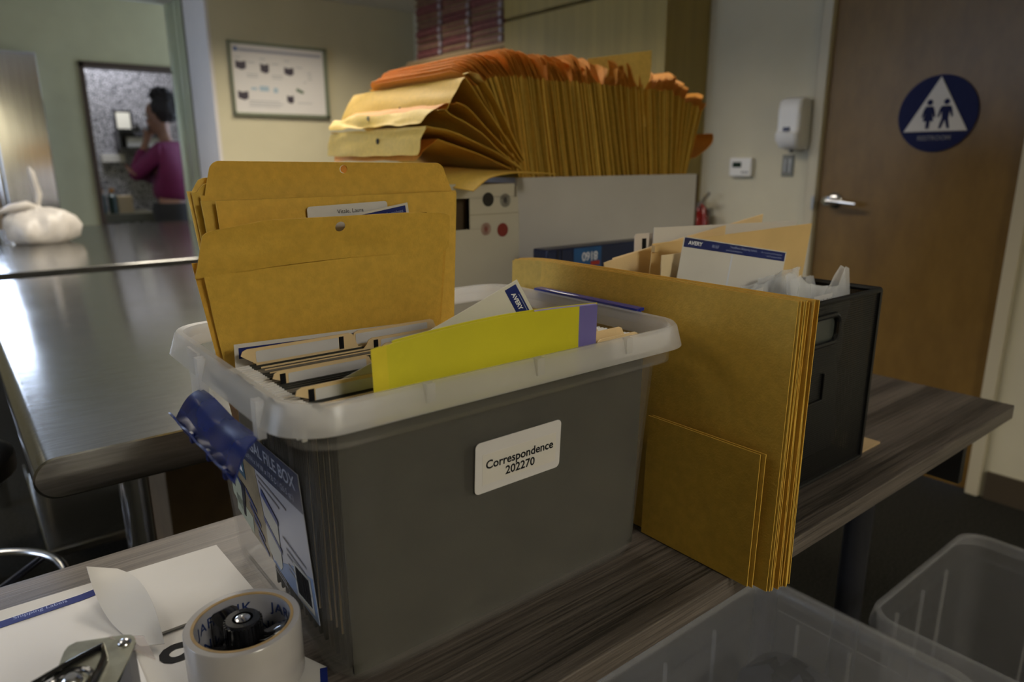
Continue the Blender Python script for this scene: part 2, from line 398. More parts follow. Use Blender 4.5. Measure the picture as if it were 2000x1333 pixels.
for k in (0, 1): MB().box(XR-.010, XR-.0055, 1.674+k*.022, 1.686+k*.022, 1.17, 1.226).build('toggle', STEELM, sp, bevel=.001)
fe = thing('fire_extinguisher', 'red fire extinguisher hanging behind the white storage box', 'fire extinguisher', (XR-.09, 2.075, .7))
RED = mat('red enamel', (.22, .008, .006, 1), .25, coat=.4)
MB().lathe([(.0, .62), (.045, .62), (.05, .635), (.05, .94), (.044, .965), (.022, .985), (.014, 1.0), (.014, 1.01), (0, 1.01)], (XR-.075, 2.085, 0), 28).build('cylinder', RED, fe, smooth=True)
MB().lathe([(.0503, .70), (.0506, .70), (.0506, .86), (.0503, .86)], (XR-.075, 2.085, 0), 28).build('instruction_label', mat('grey label', (.45, .45, .47, 1), .5), fe, smooth=True)
MB().box(XR-.09, XR-.06, 2.06, 2.10, 1.008, 1.03).box(XR-.088, XR-.062, 2.10, 2.15, 1.022, 1.03).build('valve', STEELM, fe, bevel=.002)
MB().tube([(XR-.075, 2.07, 1.03), (XR-.08, 2.05, 1.05), (XR-.09, 2.02, 1.075)], .006, 8).tube([(XR-.075, 2.10, 1.03), (XR-.08, 2.115, 1.06), (XR-.085, 2.13, 1.085)], .005, 8).build('lever', STEELM, fe, smooth=True)
MB().tube([(XR-.09, 2.06, 1.018), (XR-.11, 2.03, 1.01), (XR-.12, 2.015, .95), (XR-.118, 2.02, .86), (XR-.11, 2.03, .74)], .009, 10).build('hose', RED, fe, smooth=True)
MB().box(XR-.03, XR-.0005, 2.06, 2.11, .88, 1.0).build('wall_bracket', STEELM, fe)

# tall cabinets against the right wall, shelf unit with striped cartons at the back corner
XC = 2.56
def cabinet(y0, y1, z0, z1, label, handle=True):
    c = thing('wall_cabinet', label, 'cabinet', (XC+.15, (y0+y1)/2, z0), 'veneer cabinets on the right wall')
    MB().box(XC+.02, XR-.001, y0+.001, y1-.001, z0, z1).build('body', CABW, c)
    MB().box(XC, XC+.0195, y0+.002, y1-.002, z0+.002, z1-.004).build('door', CABW, c, bevel=.002)
    return c
cabinet(2.14, 3.28, 1.972, CEIL-.002, 'upper yellowish veneer cabinet with a slanting seam line, high right')
cabinet(2.14, 3.28, .10, 1.962, 'tall yellowish veneer cabinet behind the fan of envelopes, below the seam')
su = thing('shelf_unit', 'brown wooden shelf unit in the back corner under the striped cartons', 'shelf unit', (XC+.15, 3.8, 0))
OAK = wood_mat('dark oak', srgb(96, 74, 30), srgb(120, 92, 40), (1, .2, 1), 4, 20)
MB().box(XC, XR-.001, 3.285, 4.40, 1.80, 1.84).build('top_board', OAK, su)
for z_ in (.1, .55, 1.0, 1.42): MB().box(XC+.01, XR-.001, 3.305, 4.38, z_, z_+.025).build('shelf', OAK, su)
for y_ in (3.285, 4.38): MB().box(XC, XR-.001, y_, y_+.02, 0, 1.80).build('side_panel', OAK, su)
STR = [mat('carton pink', (.15, .055, .05, 1), .6, var=.3, vscale=30), mat('carton tan', (.17, .11, .055, 1), .6, var=.3, vscale=30), mat('carton red stripe', (.13, .03, .035, 1), .6, var=.3, vscale=30)]
proto = None; rr_i = 0
for k in range(9):
    z_ = 1.862+.043*k
    for q in range(3):
        y0 = 3.30+q*.305+random.uniform(-.008, .008)
        if z_+.042 > CEIL: continue
        c = thing('flat_carton', 'flat red and tan striped carton in the stack above the shelf unit', 'carton', (XC+.13, y0+.15, z_), 'striped cartons stacked above the shelf unit')
        MB().box(XC+.005+random.uniform(0, .012), XR-.02, y0, y0+.298, z_, z_+.041).build('body', STR[(k+q) % 3], c, bevel=.003)
        MB().box(XC-.001, XC+.02, y0+.004, y0+.294, z_+.014, z_+.024).build('stripe', STR[(k+q+1) % 3], c)
        MB().box(XC-.002, XC+.02, y0+.004, y0+.03, z_+.006, z_+.034).build('end_label', mat('pale lilac label', (.28, .25, .28, 1), .5), c)
sb = MB().box(XC+.01, XR-.01, 3.29, 4.35, 1.8405, 1.861).build('cardboard_sheet', mat('tan cardboard', (.30, .21, .11, 1), .7, var=.1), su)

# framed white board with printed equipment chart
wb = thing('notice_board', 'framed white chart with small dark pictures on the cream wall', 'board', (1.84, YB, 1.51))
FRM = mat('board frame greenish', (.22, .24, .17, 1), .35, metal=.3)
wf_ = Fr((1.523, YB-.02, 1.507), (1, 0, 0), (0, 0, 1)); W_, H_ = .645, .443
b = MB(); wf_.rect(b, 0, 0, W_, H_, .018, -.018); b.build('panel', mat('board white', (.66, .63, .60, 1), .3), wb)
b = MB()
for a0, b0, a1, b1 in ((0, 0, W_, .022), (0, H_-.016, W_, H_), (0, 0, .016, H_), (W_-.03, 0, W_, H_)): wf_.rect(b, a0, b0, a1, b1, .026, -.02)
b.build('frame', FRM, wb, bevel=.003)
DKP = mat('dark print', (.045, .035, .05, 1), .5); BLP = mat('faint blue print', (.34, .44, .52, 1), .5); GRP = mat('grey print', (.42, .42, .42, 1), .5)
for (a, q, ww, hh) in ((.035, .275, .065, .055), (.19, .262, .055, .06), (.345, .258, .062, .052), (.035, .095, .065, .055), (.35, .085, .045, .052)):
    b = MB(); wf_.poly(b, [(a, q+.012), (a+ww*.6, q), (a+ww, q+.012), (a+ww, q+hh), (a+ww*.45, q+hh*.86), (a, q+hh)], .0006, .0005); b.build('picture', DKP, wb)
b = MB(); wf_.rect(b, .06, .385, .60, .402, .0006, .0005); 
for k in range(26): pass
b.build('title_line', mat('grey blue print', (.33, .33, .38, 1), .5), wb)
b = MB(); wf_.rect(b, .03, .385, .055, .408, .0006, .0005); b.build('logo', mat('blue print', (.08, .13, .3, 1), .5), wb)
for (a, q, ww, hh) in ((.175, .155, .06, .03), (.265, .148, .028, .03), (.12, .16, .04, .014)):
    b = MB(); wf_.rect(b, a, q, a+ww, q+hh, .0006, .0005); b.build('caption', BLP, wb)
b = MB(); wf_.poly(b, [(.42, .185), (.47, .165), (.46, .15), (.415, .168)], .0006, .0005); b.build('picture', mat('green print', (.07, .12, .06, 1), .5), wb)
for (a, q, ww) in ((.03, .345, .04), (.19, .345, .035), (.345, .345, .04), (.105, .32, .05), (.26, .32, .05), (.42, .31, .05), (.47, .22, .02), (.1, .09, .2), (.1, .075, .22), (.1, .06, .2), (.42, .09, .1), (.5, .24, .03), (.5, .26, .03), (.5, .28, .03), (.1, .25, .07), (.1, .235, .07), (.26, .25, .07), (.26, .235, .07)):
    b = MB(); wf_.rect(b, a, q, a+ww, q+.006, .0006, .0005); b.build('text_line', GRP, wb)

# items seen through the doorway, against the wallpaper
ZB = 7.69
pf = thing('picture_frame', 'small white picture in a dark frame on the wallpaper', 'picture', (1.46, ZB, 1.6))
MB().box(1.375, 1.525, ZB-.02, ZB-.001, 1.515, 1.695).build('frame', INK, pf)
MB().box(1.392, 1.508, ZB-.023, ZB-.019, 1.532, 1.678).build('print', mat('pale print', (.7, .68, .62, 1), .6), pf)
sh = thing('wall_shelf', 'dark wall rack with open box shelf on the wallpaper', 'shelf', (1.55, ZB, 1.35))
MB().box(1.36, 1.80, ZB-.20, ZB-.001, 1.495, 1.512).build('upper_board', BLACK, sh)
MB().box(1.36, 1.80, ZB-.20, ZB-.001, 1.345, 1.362).build('lower_board', BLACK, sh)
for x_ in (1.36, 1.785): MB().box(x_, x_+.015, ZB-.2, ZB-.001, 1.362, 1.495).build('side', BLACK, sh)
for k, (x_, w__, hh, mm) in enumerate(((1.54, .05, .07, 0), (1.60, .035, .05, 1), (1.65, .05, .08, 0), (1.72, .04, .06, 1))):
    o = MB().lathe([(0, 0), (w__*.5, 0), (w__*.55, hh*.5), (w__*.25, hh*.7), (w__*.3, hh*.85), (0, hh)], (x_, ZB-.1, 1.5125), 14).build('figurine', [BLACK, mat('dark grey figurine', (.06, .06, .065, 1), .5)][mm], smooth=True)
    tag(o, ('first', 'second', 'third', 'fourth')[k]+' small dark ornament from the left on the wall rack', 'ornament', 'ornaments on the wall rack')
tag(MB().box(1.43, 1.72, ZB-.16, ZB-.02, 1.3625, 1.45).build('storage_box', mat('light grey box', (.40, .41, .46, 1), .5), bevel=.004), 'light grey box lying in the dark wall rack', 'box')
tag(MB().box(1.225, 1.42, ZB-.05, ZB-.001, 1.225, 1.30).build('paper_tray', mat('pale grey tray', (.42, .41, .41, 1), .5), bevel=.003), 'pale grey flat tray fixed on the wallpaper, left below the rack', 'tray')
dk = thing('side_desk', 'low brown desk in the corner of the wallpapered room', 'desk', (1.2, 7.3, 0))
MB().box(1.05, 1.52, 7.1, 7.68, .70, .78).build('desk_top', mat('dark olive desk', (.06, .055, .035, 1), .5), dk)
for x_, y_ in ((1.07, 7.12), (1.47, 7.12), (1.07, 7.63), (1.47, 7.63)): MB().box(x_, x_+.03, y_, y_+.03, 0, .70).build('leg', INK, dk)
for k, (x_, c_, lb) in enumerate(((1.10, (.012, .03, .03, 1), 'dark bottle with orange cap on the side desk, left'), (1.19, (.012, .03, .035, 1), 'dark bottle with orange cap on the side desk, right'))):
    bt = thing('bottle', lb, 'bottle', (x_, 7.2, .78), 'bottles on the side desk')
    MB().lathe([(0, .7805), (.036, .7805), (.038, .80), (.038, .93), (.016, .955), (.016, .965), (0, .965)], (x_, 7.2, 0), 18).build('body', mat('dark teal bottle', c_, .3), bt, smooth=True)
    MB().lathe([(0, .965), (.02, .965), (.02, 1.0), (0, 1.0)], (x_, 7.2, 0), 14).build('cap', mat('orange brown cap', (.32, .14, .03, 1), .5), bt, smooth=True)
tag(MB().box(1.24, 1.36, 7.25, 7.37, .7805, .93).build('cardboard_box', mat('tan box', (.32, .25, .16, 1), .7), bevel=.003), 'small tan box beside the bottles on the side desk', 'box')

# stainless cabinet beside the window
fc = thing('stainless_cabinet', 'tall brushed stainless steel cabinet by the far left wall', 'cabinet', (.52, 6.45, 0))
STL = mat('brushed stainless door', (.62, .64, .70, 1), .13, metal=1, var=.12, vscale=5, stretch=(18, 18, .3))
MB().box(.335, .70, 6.42, YL-.001, 0, 2.0).build('body', STL, fc, bevel=.004)
MB().box(.345, .698, 6.40, 6.419, .08, 1.985).build('door', STL, fc, bevel=.006)
MB().tube([(.375, 6.385, .9), (.375, 6.365, .93), (.375, 6.365, 1.35), (.375, 6.385, 1.38)], .008, 10).build('handle', CHROME, fc, smooth=True)
MB().box(.29, .334, 6.40, YL-.001, 0, 1.97).build('side_trim', mat('tan trim', (.33, .25, .17, 1), .5), fc)
cm = thing('coffee_machine', 'black appliance on the counter at the far left edge', 'appliance', (.1, 4.6, .86))
MB().box(-.02, .205, 4.62, 4.8, .861, 1.10).build('body', BLACK, cm, bevel=.01)
MB().box(.02, .17, 4.60, 4.62, .90, 1.0).build('front_panel', GREYP, cm, bevel=.003)
# ------------------------------------------------------------------ tables
T = .78
LAM = wood_mat('grey brown laminate', (.022, .018, .0145, 1), (.165, .138, .116, 1), (.25, 16, 16), 1.6, 26, .45, .5, .5)
dt = thing('office_table', 'long grey brown wood grain table carrying the clear file box', 'table', (.7, .6, 0))
MB().box(-.75, 1.49, .382, .862, T-.026, T).build('table_top', LAM, dt, bevel=.0015)
APR = mat('dark apron', (.007, .006, .0055, 1), .5)
for q in ((.10, 1.42, .606, .62), (.10, 1.42, .80, .818), (1.402, 1.42, .425, .605), (1.402, 1.42, .621, .799)): MB().box(*q, .632, T-.0265).build('apron', APR, dt)
for x_, y_ in ((1.36, .575), (1.36, .76), (-.6, .50), (-.6, .76)):
    MB().lathe([(.026, 0), (.026, .754)], (x_, y_, 0), 20, caps=(True, True)).build('leg', mat('dark table leg', (.018, .018, .021, 1), .35), dt, smooth=True)

def steel(name, rough=.07, lo=.25, hi=.35):
    m = mat(name, (.4, .39, .36, 1), rough, metal=1); nt = m.node_tree; N = nt.nodes; L = nt.links; b = N['Principled BSDF']
    tc = N.new('ShaderNodeTexCoord')
    mp = N.new('ShaderNodeMapping'); mp.inputs['Scale'].default_value = (2, 30, 30); mp.inputs['Rotation'].default_value = (0, 0, .25)
    mp2 = N.new('ShaderNodeMapping'); mp2.inputs['Scale'].default_value = (3, 3, 3)
    L.new(tc.outputs['Object'], mp.inputs[0]); L.new(tc.outputs['Object'], mp2.inputs[0])
    a = N.new('ShaderNodeTexNoise'); a.inputs['Scale'].default_value = 9; a.inputs['Detail'].default_value = 7; L.new(mp.outputs[0], a.inputs['Vector'])
    c = N.new('ShaderNodeTexNoise'); c.inputs['Scale'].default_value = 2.2; c.inputs['Detail'].default_value = 4; L.new(mp2.outputs[0], c.inputs['Vector'])
    r = N.new('ShaderNodeMapRange'); r.inputs['To Min'].default_value = rough-.05; r.inputs['To Max'].default_value = rough+.07; L.new(c.outputs['Fac'], r.inputs[0])
    ad = N.new('ShaderNodeMath'); ad.operation = 'MULTIPLY_ADD'; ad.inputs[1].default_value = .08; L.new(a.outputs['Fac'], ad.inputs[0]); L.new(r.outputs[0], ad.inputs[2]); L.new(ad.outputs[0], b.inputs['Roughness'])
    cr = N.new('ShaderNodeValToRGB'); cr.color_ramp.elements[0].color = (lo, lo*.98, lo*.9, 1); cr.color_ramp.elements[1].color = (hi, hi*.99, hi*.93, 1)
    cr.color_ramp.elements[0].position = .3; cr.color_ramp.elements[1].position = .7
    L.new(a.outputs['Fac'], cr.inputs[0]); L.new(cr.outputs[0], b.inputs['Base Color'])
    bp = N.new('ShaderNodeBump'); bp.inputs['Strength'].default_value = .10; bp.inputs['Distance'].default_value = .0006
    L.new(a.outputs['Fac'], bp.inputs['Height'])
    # thin scratches
    mp3 = N.new('ShaderNodeMapping'); mp3.inputs['Scale'].default_value = (1.5, 90, 1); mp3.inputs['Rotation'].default_value = (0, 0, .5); L.new(tc.outputs['Object'], mp3.inputs[0])
    d = N.new('ShaderNodeTexNoise'); d.inputs['Scale'].default_value = 7; d.inputs['Detail'].default_value = 2; L.new(mp3.outputs[0], d.inputs['Vector'])
    b2 = N.new('ShaderNodeBump'); b2.inputs['Strength'].default_value = .10; b2.inputs['Distance'].default_value = .0006
    L.new(d.outputs['Fac'], b2.inputs['Height']); L.new(bp.outputs[0], b2.inputs['Normal']); L.new(b2.outputs[0], b.inputs['Normal'])
    g = N.new('ShaderNodeBsdfGlossy'); g.inputs['Roughness'].default_value = .34; L.new(cr.outputs[0], g.inputs['Color']); L.new(b2.outputs[0], g.inputs['Normal'])
    mm = N.new('ShaderNodeMixShader'); mm.inputs[0].default_value = .28; L.new(b.outputs[0], mm.inputs[1]); L.new(g.outputs[0], mm.inputs[2]); L.new(mm.outputs[0], N['Material Output'].inputs[0])
    return m
ST = steel('scratched stainless steel')
ZS = .86; R2 = .028
def steel_table(label, x0, x1, y0, y1, legs, left_round=True):
    t = thing('steel_table', label, 'table', ((x0+x1)/2, (y0+y1)/2, 0))
    prof = [Vector((x1, 0, ZS))]
    n = 14
    for k in range(n+1):
        a = PI/2 + PI*k/n
        prof.append(Vector((x0+R2 + R2*math.cos(a), 0, ZS-R2 + R2*math.sin(a))))
    prof.append(Vector((x1, 0, ZS-2*R2)))
    def loop(y, s_=0):
        c = Vector((x0+R2, 0, ZS-R2)); out = []
        for p in prof:
            d = Vector((0, 0, 0))
            if s_:
                d = Vector((s_ if p.x < x0+R2+1e-4 and abs(p.z-ZS+R2) < R2*.98 else 0, 0, -s_ if p.z > ZS-R2 else s_))
            out.append(Vector((p.x, y, p.z)) + d)
        return out
    b = MB(); b.loft([loop(y0, .0022), loop(y0+.0012), loop(y1-.0012), loop(y1, .0022)], (True, True))
    b.build('table_top', ST, t, smooth=True, angle=20)
    for lx, ly in legs:
        MB().lathe([(.024, .0), (.024, ZS-2*R2-.012)], (lx, ly, 0), 24, caps=(True, True)).build('leg', CHROME, t, smooth=True)
        MB().lathe([(.03, ZS-2*R2-.02), (.03, ZS-2*R2+.001)], (lx, ly, 0), 24, caps=(True, True)).build('leg_socket', BLACK, t, smooth=True)
    return t
t = steel_table('near stainless steel table with rounded edge and scratched top, left of the file box', .033, .80, 1.002, 2.73, ((.185, 1.30), (.70, 1.30), (.10, 2.62), (.70, 2.62)))
MB().box(.07, .76, 2.02, 2.72, .22, .245).build('undershelf', ST, t, bevel=.004)
t = steel_table('far stainless steel counter carrying the white plastic bag', -.15, 1.36, 2.905, 4.86, ((.0, 3.0), (1.25, 3.0), (.0, 4.7), (1.25, 4.7)))
t = steel_table('right stainless steel table under the white storage box', .83, 1.66, 1.002, 1.80, ((.9, 1.1), (1.58, 1.1), (.9, 1.7), (1.58, 1.7)))

# things below and left of the steel table
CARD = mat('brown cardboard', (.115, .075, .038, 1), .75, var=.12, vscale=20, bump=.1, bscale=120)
def carton(label, x0, x1, y0, y1, z0, z1, txt=None):
    c = thing('cardboard_box', label, 'box', ((x0+x1)/2, (y0+y1)/2, z0))
    MB().box(x0, x1, y0, y1, z0, z1).build('body', CARD, c, bevel=.003)
    b = MB().box(x0+.001, x1-.001, (y0+y1)/2-.025, (y0+y1)/2+.025, z1, z1+.0006).box(x0+.1, x0+.15, y0-.0006, y0, z1-.08, z1).build('packing_tape', mat('brown tape', (.10, .06, .03, 1), .3), c)
    if txt:
        b = MB(); put_text(b, Fr((x0+.14, y0-.0007, z0+.2), (1, 0, 0), (0, 0, 1)), 0, 0, txt, .05, 0, bold=.002); b.build('printing', INK, c)
    return c
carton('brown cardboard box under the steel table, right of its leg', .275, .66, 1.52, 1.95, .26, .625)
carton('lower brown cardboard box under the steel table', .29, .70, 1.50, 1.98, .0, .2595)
# chrome stool at the lower left
sl = thing('stool', 'chrome stool frame with footrest ring at the lower left', 'stool', (-.09, 1.40, 0))
ring = [(-.09+.16*math.cos(2*PI*k/48), 1.40+.16*math.sin(2*PI*k/48), .50) for k in range(49)]
MB().tube(ring, .0085, 12, caps=False).build('footrest_ring', CHROME, sl, smooth=True)
BS = mat('dark blue grey steel', (.10, .11, .15, 1), .3, metal=1)
for k in range(4):
    a_ = .55+PI/2*k; c_, s_ = math.cos(a_), math.sin(a_)
    MB().tube([(-.09+.02*c_, 1.40+.02*s_, .47), (-.09+.155*c_, 1.40+.155*s_, .497)], .007, 10).build('spoke', BS, sl, smooth=True)
    MB().tube([(-.09+.03*c_, 1.40+.03*s_, .10), (-.09+.24*c_, 1.40+.24*s_, .02)], .012, 10).build('foot', BS, sl, smooth=True)
MB().lathe([(.022, .08), (.022, .71)], (-.09, 1.40, 0), 20, caps=(True, True)).build('column', CHROME, sl, smooth=True)
MB().lathe([(0, .71), (.105, .71), (.12, .722), (.12, .75), (.10, .765), (0, .77)], (-.09, 1.40, 0), 28).build('seat', BLACK, sl, smooth=True)
# black office chair far left
ch = thing('office_chair', 'black padded office chair beside the steel table, far left', 'chair', (-.35, 2.35, 0))
LEA = mat('black vinyl', (.012, .013, .016, 1), .3, var=.2, vscale=8)
loops = []
for z_, s_ in ((.46, .0), (.465, .02), (.50, .03), (.53, .02), (.54, -.01)):
    loops.append(rr(-.60-s_, -.09+s_, 2.10-s_, 2.58+s_, .07, z_))
MB().loft(loops).build('seat', LEA, ch, smooth=True, angle=60)
loops = []
for z_, s_ in ((.60, -.04), (.63, 0), (.85, .015), (1.0, 0), (1.04, -.06)):
    loops.append(rr(-.62, -.56, 2.12-s_, 2.56+s_, .028, z_))
MB().loft(loops).build('backrest', LEA, ch, smooth=True, angle=60)
MB().box(-.61, -.57, 2.3, 2.38, .44, .62).build('back_support', BLACK, ch, bevel=.004)
MB().lathe([(.03, .07), (.03, .30), (.02, .30), (.02, .46)], (-.345, 2.34, 0), 18, caps=(True, True)).build('column', CHROME, ch, smooth=True)
for k in range(5):
    a = 2*PI*k/5+.3; p0 = Vector((-.345, 2.34, .09)); p1 = p0+Vector((math.cos(a)*.28, math.sin(a)*.28, -.03))
    MB().tube([p0, p1], [.022, .014], 10).build('base_arm', BLACK, ch, smooth=True)
    MB().lathe([(.024, -.014), (.024, .014)], (p1.x, p1.y, .025), 16, axis='x', caps=(True, True)).build('caster', BLACK, ch, smooth=True)

# white plastic bag on the far counter
bg = thing('plastic_bag', 'white knotted plastic bag standing on the far steel counter', 'bag', (.33, 3.95, ZS))
BAG = mat('white plastic film', (.66, .62, .57, 1), .35, transl=.25, var=.08, vscale=20, bump=.6, bscale=18)
loops = []
for k, (z_, rx, ry) in enumerate(((0, .02, .02), (.001, .105, .09), (.025, .135, .11), (.065, .140, .115), (.105, .128, .10), (.135, .10, .075), (.150, .055, .04), (.162, .022, .02), (.175, .012, .012))):
    l = []
    for q in range(36):
        a = 2*PI*q/36; rr__ = 1 + (.13*math.sin(a*3+1.1+k*.3) + .09*math.sin(a*7+k) + .05*math.sin(a*11-k*.7))*(0.25 if k < 2 else 1)
        l.append(Vector((.335+rx*rr__*math.cos(a), 3.95+ry*rr__*math.sin(a), ZS+.0005+z_+(.012*math.sin(a*2+2) if 2 < k < 7 else 0))))
    loops.append(l)
MB().loft(loops).build('pouch', BAG, bg, smooth=True, angle=70)
MB().tube([(.335, 3.95, ZS+.15), (.345, 3.95, ZS+.18), (.352, 3.952, ZS+.22), (.345, 3.955, ZS+.27), (.338, 3.95, ZS+.32), (.333, 3.95, ZS+.345)], [.014, .012, .017, .014, .014, .003], 9).build('handle_loop', BAG, bg, smooth=True)
MB().tube([(.34, 3.95, ZS+.16), (.30, 3.93, ZS+.175), (.24, 3.92, ZS+.165), (.17, 3.93, ZS+.14)], [.011, .02, .018, .004], 9).build('handle_loop', BAG, bg, smooth=True)

# ------------------------------------------------------------------ the clear file box
fb = thing('file_box', 'clear plastic file box with white correspondence label, full of folders', 'file box', (.39, .63, T))
prof = [  # z, x0, x1, y0, y1, r
 (.7805, .212, .565, .494, .765, .03), (.782, .205, .573, .485, .773, .034), (.790, .201, .577, .481, .777, .036),
 (.800, .203, .576, .483, .775, .034), (.802, .2005, .5785, .4805, .7775, .034), (.92, .194, .583, .4745, .780, .034), (1.005, .189, .588, .470, .783, .034),
 (1.012, .187, .590, .468, .785, .034), (1.013, .175, .600, .458, .793, .036), (1.030, .174, .601, .457, .794, .037)]
inner = [(z, a+.002, b_-.002, c+.002, d-.002, r) for z, a, b_, c, d, r in prof]
lo = [rr(a, b_, c, d, r, z, 8) for z, a, b_, c, d, r in prof]
li = [rr(a, b_, c, d, r, z, 8) for z, a, b_, c, d, r in reversed(inner)]
li[-1] = [Vector((p.x, p.y, .7825)) for p in li[-1]]
tub = MB(); tub.loft(lo+li, (True, True)); tub.build('tub', TUB, fb, smooth=True, angle=35)
rm = MB()
def skz(p): return 1.030 + (.007 if p.x < .17 and .535 < p.y < .645 else 0)
L1 = rr(.174, .601, .457, .794, .037, 1.0305, 8); L2 = rr(.171, .598, .457, .786, .036, 1.052, 8)
L3 = rr(.165, .603, .452, .791, .040, 1.053, 8); L4 = [Vector((p.x, p.y, 1.050)) for p in rr(.163, .605, .450, .793, .041, 0, 8)]
L5 = [Vector((p.x, p.y, skz(p))) for p in rr(.157, .610, .445, .799, .045, 0, 8)]
L6 = [Vector((p.x, p.y, skz(p))) for p in rr(.1595, .6075, .4475, .7965, .043, 0, 8)]
L7 = [Vector((p.x, p.y, 1.0485)) for p in rr(.167, .601, .454, .789, .039, 0, 8)]
L8 = rr(.177, .598, .460, .791, .035, 1.0295, 8)
rm.loft([L1, L2, L3, L4, L5, L6, L7, L8, L1], (False, False))
for x_ in (.274, .387, .501): rm.box(x_-.004, x_+.004, .4455, .452, 1.038, 1.0535)
rm.box(.155, .1625, .646, .656, 1.012, 1.05).box(.1555, .162, .498, .508, 1.020, 1.050)
rm.box(.1605, .163, .665, .70, 1.004, 1.05)
rm.build('rim', RIM, fb, smooth=True, angle=50)
# blue latching handles
hd = MB()
def hp(u, v):
    y = .651 - .150*v + (.006*(1-2*v))*u
    return (.158-.024*u-.003*math.sin(v*9)*u*(1-u), y, 1.020-.026*u+.0018*math.sin(v*7+u*3)+.005*math.sin(PI*u))
hd.sheet(hp, 8, 20, .0018)
hd.sheet(lambda u, v: (.1335-.004*u, .658-.164*v, .9955+.007*u+.0008*math.sin(v*21)), 2, 24, .0016)
for v in (.33, .62, .88): hd.box(.1325, .1350, .658-.164*v-.003, .658-.164*v+.003, .990, .999)
hd.build('latch_handle', BLUEP, fb, smooth=True, angle=50)
h2 = MB(); h2.sheet(lambda u, v: (.6075+.004*math.sin(PI*u), .71-.182*v, 1.041+.013*u+.0015*math.sin(v*6)), 5, 20, .0025)
h2.box(.603, .616, .5285, .71, 1.052, 1.0555)
h2.build('latch_handle', mat('blue plastic', (.012, .026, .26, 1), .22, coat=.3), fb, smooth=True)
# label on the long side
lf = Fr((.3325, .4738, .9285), (1, 0, 0), (0, -.0107, .203))
b = MB(); lf.poly(b, rr2(.102, .0505, .005), .0006, .0006); cl = b.build('side_label', mat('grey white label', (.60, .58, .57, 1), .5), fb)
b = MB(); lf.rect(b, .008, .008, .096, .038, .0002, .0012); b.build('clear_tape_patch', mat('beige tape patch', (.62, .59, .54, 1), .35), cl)
b = MB(); put_text(b, lf, .052, .0232, 'Correspondence', .0118, .0015, align='CENTER', bold=.0003); put_text(b, lf, .052, .0118, '202270', .0118, .0015, align='CENTER', bold=.0003)
b.build('printed_text', INK, cl)
# product label on the short side
pfm = Fr((.1985, .738, .828), (0, -1, 0), (-.012, 0, .205))
PB = mat('label navy print', (.014, .022, .060, 1), .35); PW = mat('label pale print', (.33, .33, .37, 1), .35)
b = MB(); pfm.poly(b, [(.062, .024), (.222, .004), (.222, .148), (0, .148), (0, .10)], .0004, .0004); pl = b.build('product_label', PW, fb)
b = MB(); pfm.poly(b, [(0, .112), (.222, .112), (.222, .148), (0, .148)], .0003, .0008); b.build('headline_band', PB, pl)
b = MB(); put_text(b, pfm, .212, .130, 'LETTER / LEGAL FILE BOX', .0178, .0012, align='RIGHT', bold=.0002); put_text(b, pfm, .205, .1175, '10.9 H x 14 W x 17.8 D / (26.5 qt.)', .0085, .0012, align='RIGHT')
b.build('headline_text', mat('grey blue lettering', (.30, .32, .38, 1), .4), pl)
b = MB(); pfm.poly(b, [(.012, .085), (.012, .112), (.105, .112), (.118, .018), (.062, .024)], .0003, .0008); b.build('photo_panel', mat('beige print', (.21, .17, .105, 1), .4, var=.3, vscale=40), pl)
b = MB(); pfm.poly(b, [(.118, .018), (.160, .010), (.222, .004), (.222, .05), (.175, .04)], .0003, .0008); b.build('blue_corner', mat('soft blue print', (.11, .17, .30, 1), .4, var=.3, vscale=20), pl)
b = MB(); pfm.poly(b, [(.052, .090), (.072, .087), (.072, .111), (.052, .111)], .0003, .0012); b.build('drop_emblem', mat('teal print', (.02, .07, .12, 1), .4), pl)
b = MB(); pfm.poly(b, [(.057, .095), (.067, .094), (.0625, .107)], .0002, .0016); b.build('drop_mark', WINK, pl)
NV = mat('navy print', (.015, .03, .13, 1), .4); PT = mat('pale tub print', (.36, .35, .30, 1), .4)
b = MB(); pfm.poly(b, [(.018, .052), (.045, .040), (.052, .075), (.030, .108), (.018, .108)], .0002, .0012); pfm.poly(b, [(.024, .036), (.07, .026), (.075, .046), (.03, .058)], .0002, .0012)
b.build('pictured_shelf', mat('pale green print', (.33, .36, .28, 1), .4), pl)
b = MB(); pfm.poly(b, [(.046, .038), (.052, .038), (.064, .078), (.052, .08)], .0002, .0015); pfm.poly(b, [(.018, .068), (.030, .064), (.032, .085), (.018, .09)], .0002, .0015); b.build('pictured_figure', mat('black print', (.012, .014, .02, 1), .4), pl)
b = MB()
for q in range(4): pfm.poly(b, [(.066+.007*q, .072-.0135*q), (.092+.006*q, .058-.0135*q), (.092+.006*q, .062-.0135*q), (.066+.007*q, .078-.0135*q)], .0002, .0015)
pfm.poly(b, [(.036, .082), (.060, .068), (.060, .073), (.036, .088)], .0002, .0015)
b.build('pictured_lids', NV, pl)
b = MB(); pfm.poly(b, [(.112, .034), (.116, .026), (.140, .018), (.146, .024), (.150, .072), (.118, .092)], .0002, .0012); tb = b.build('pictured_box', PT, pl)
b = MB(); pfm.poly(b, [(.115, .088), (.152, .070), (.153, .076), (.116, .096)], .0002, .0015); pfm.poly(b, [(.113, .060), (.151, .040), (.151, .045), (.113, .066)], .0002, .0015); b.build('pictured_lids', NV, pl)
b = MB()
for q, (a, z_, l_) in enumerate(((.110, .106, .07), (.112, .1, .05), (.160, .062, .05), (.165, .052, .05), (.165, .046, .045), (.165, .036, .05), (.165, .030, .045), (.122, .012, .03), (.125, .016, .025))):
    pfm.poly(b, [(a, z_), (a+l_, z_-.008), (a+l_, z_-.006), (a, z_+.0022)], .0002, .0012)
b.build('small_print', mat('grey print dark', (.14, .13, .14, 1), .5), pl)
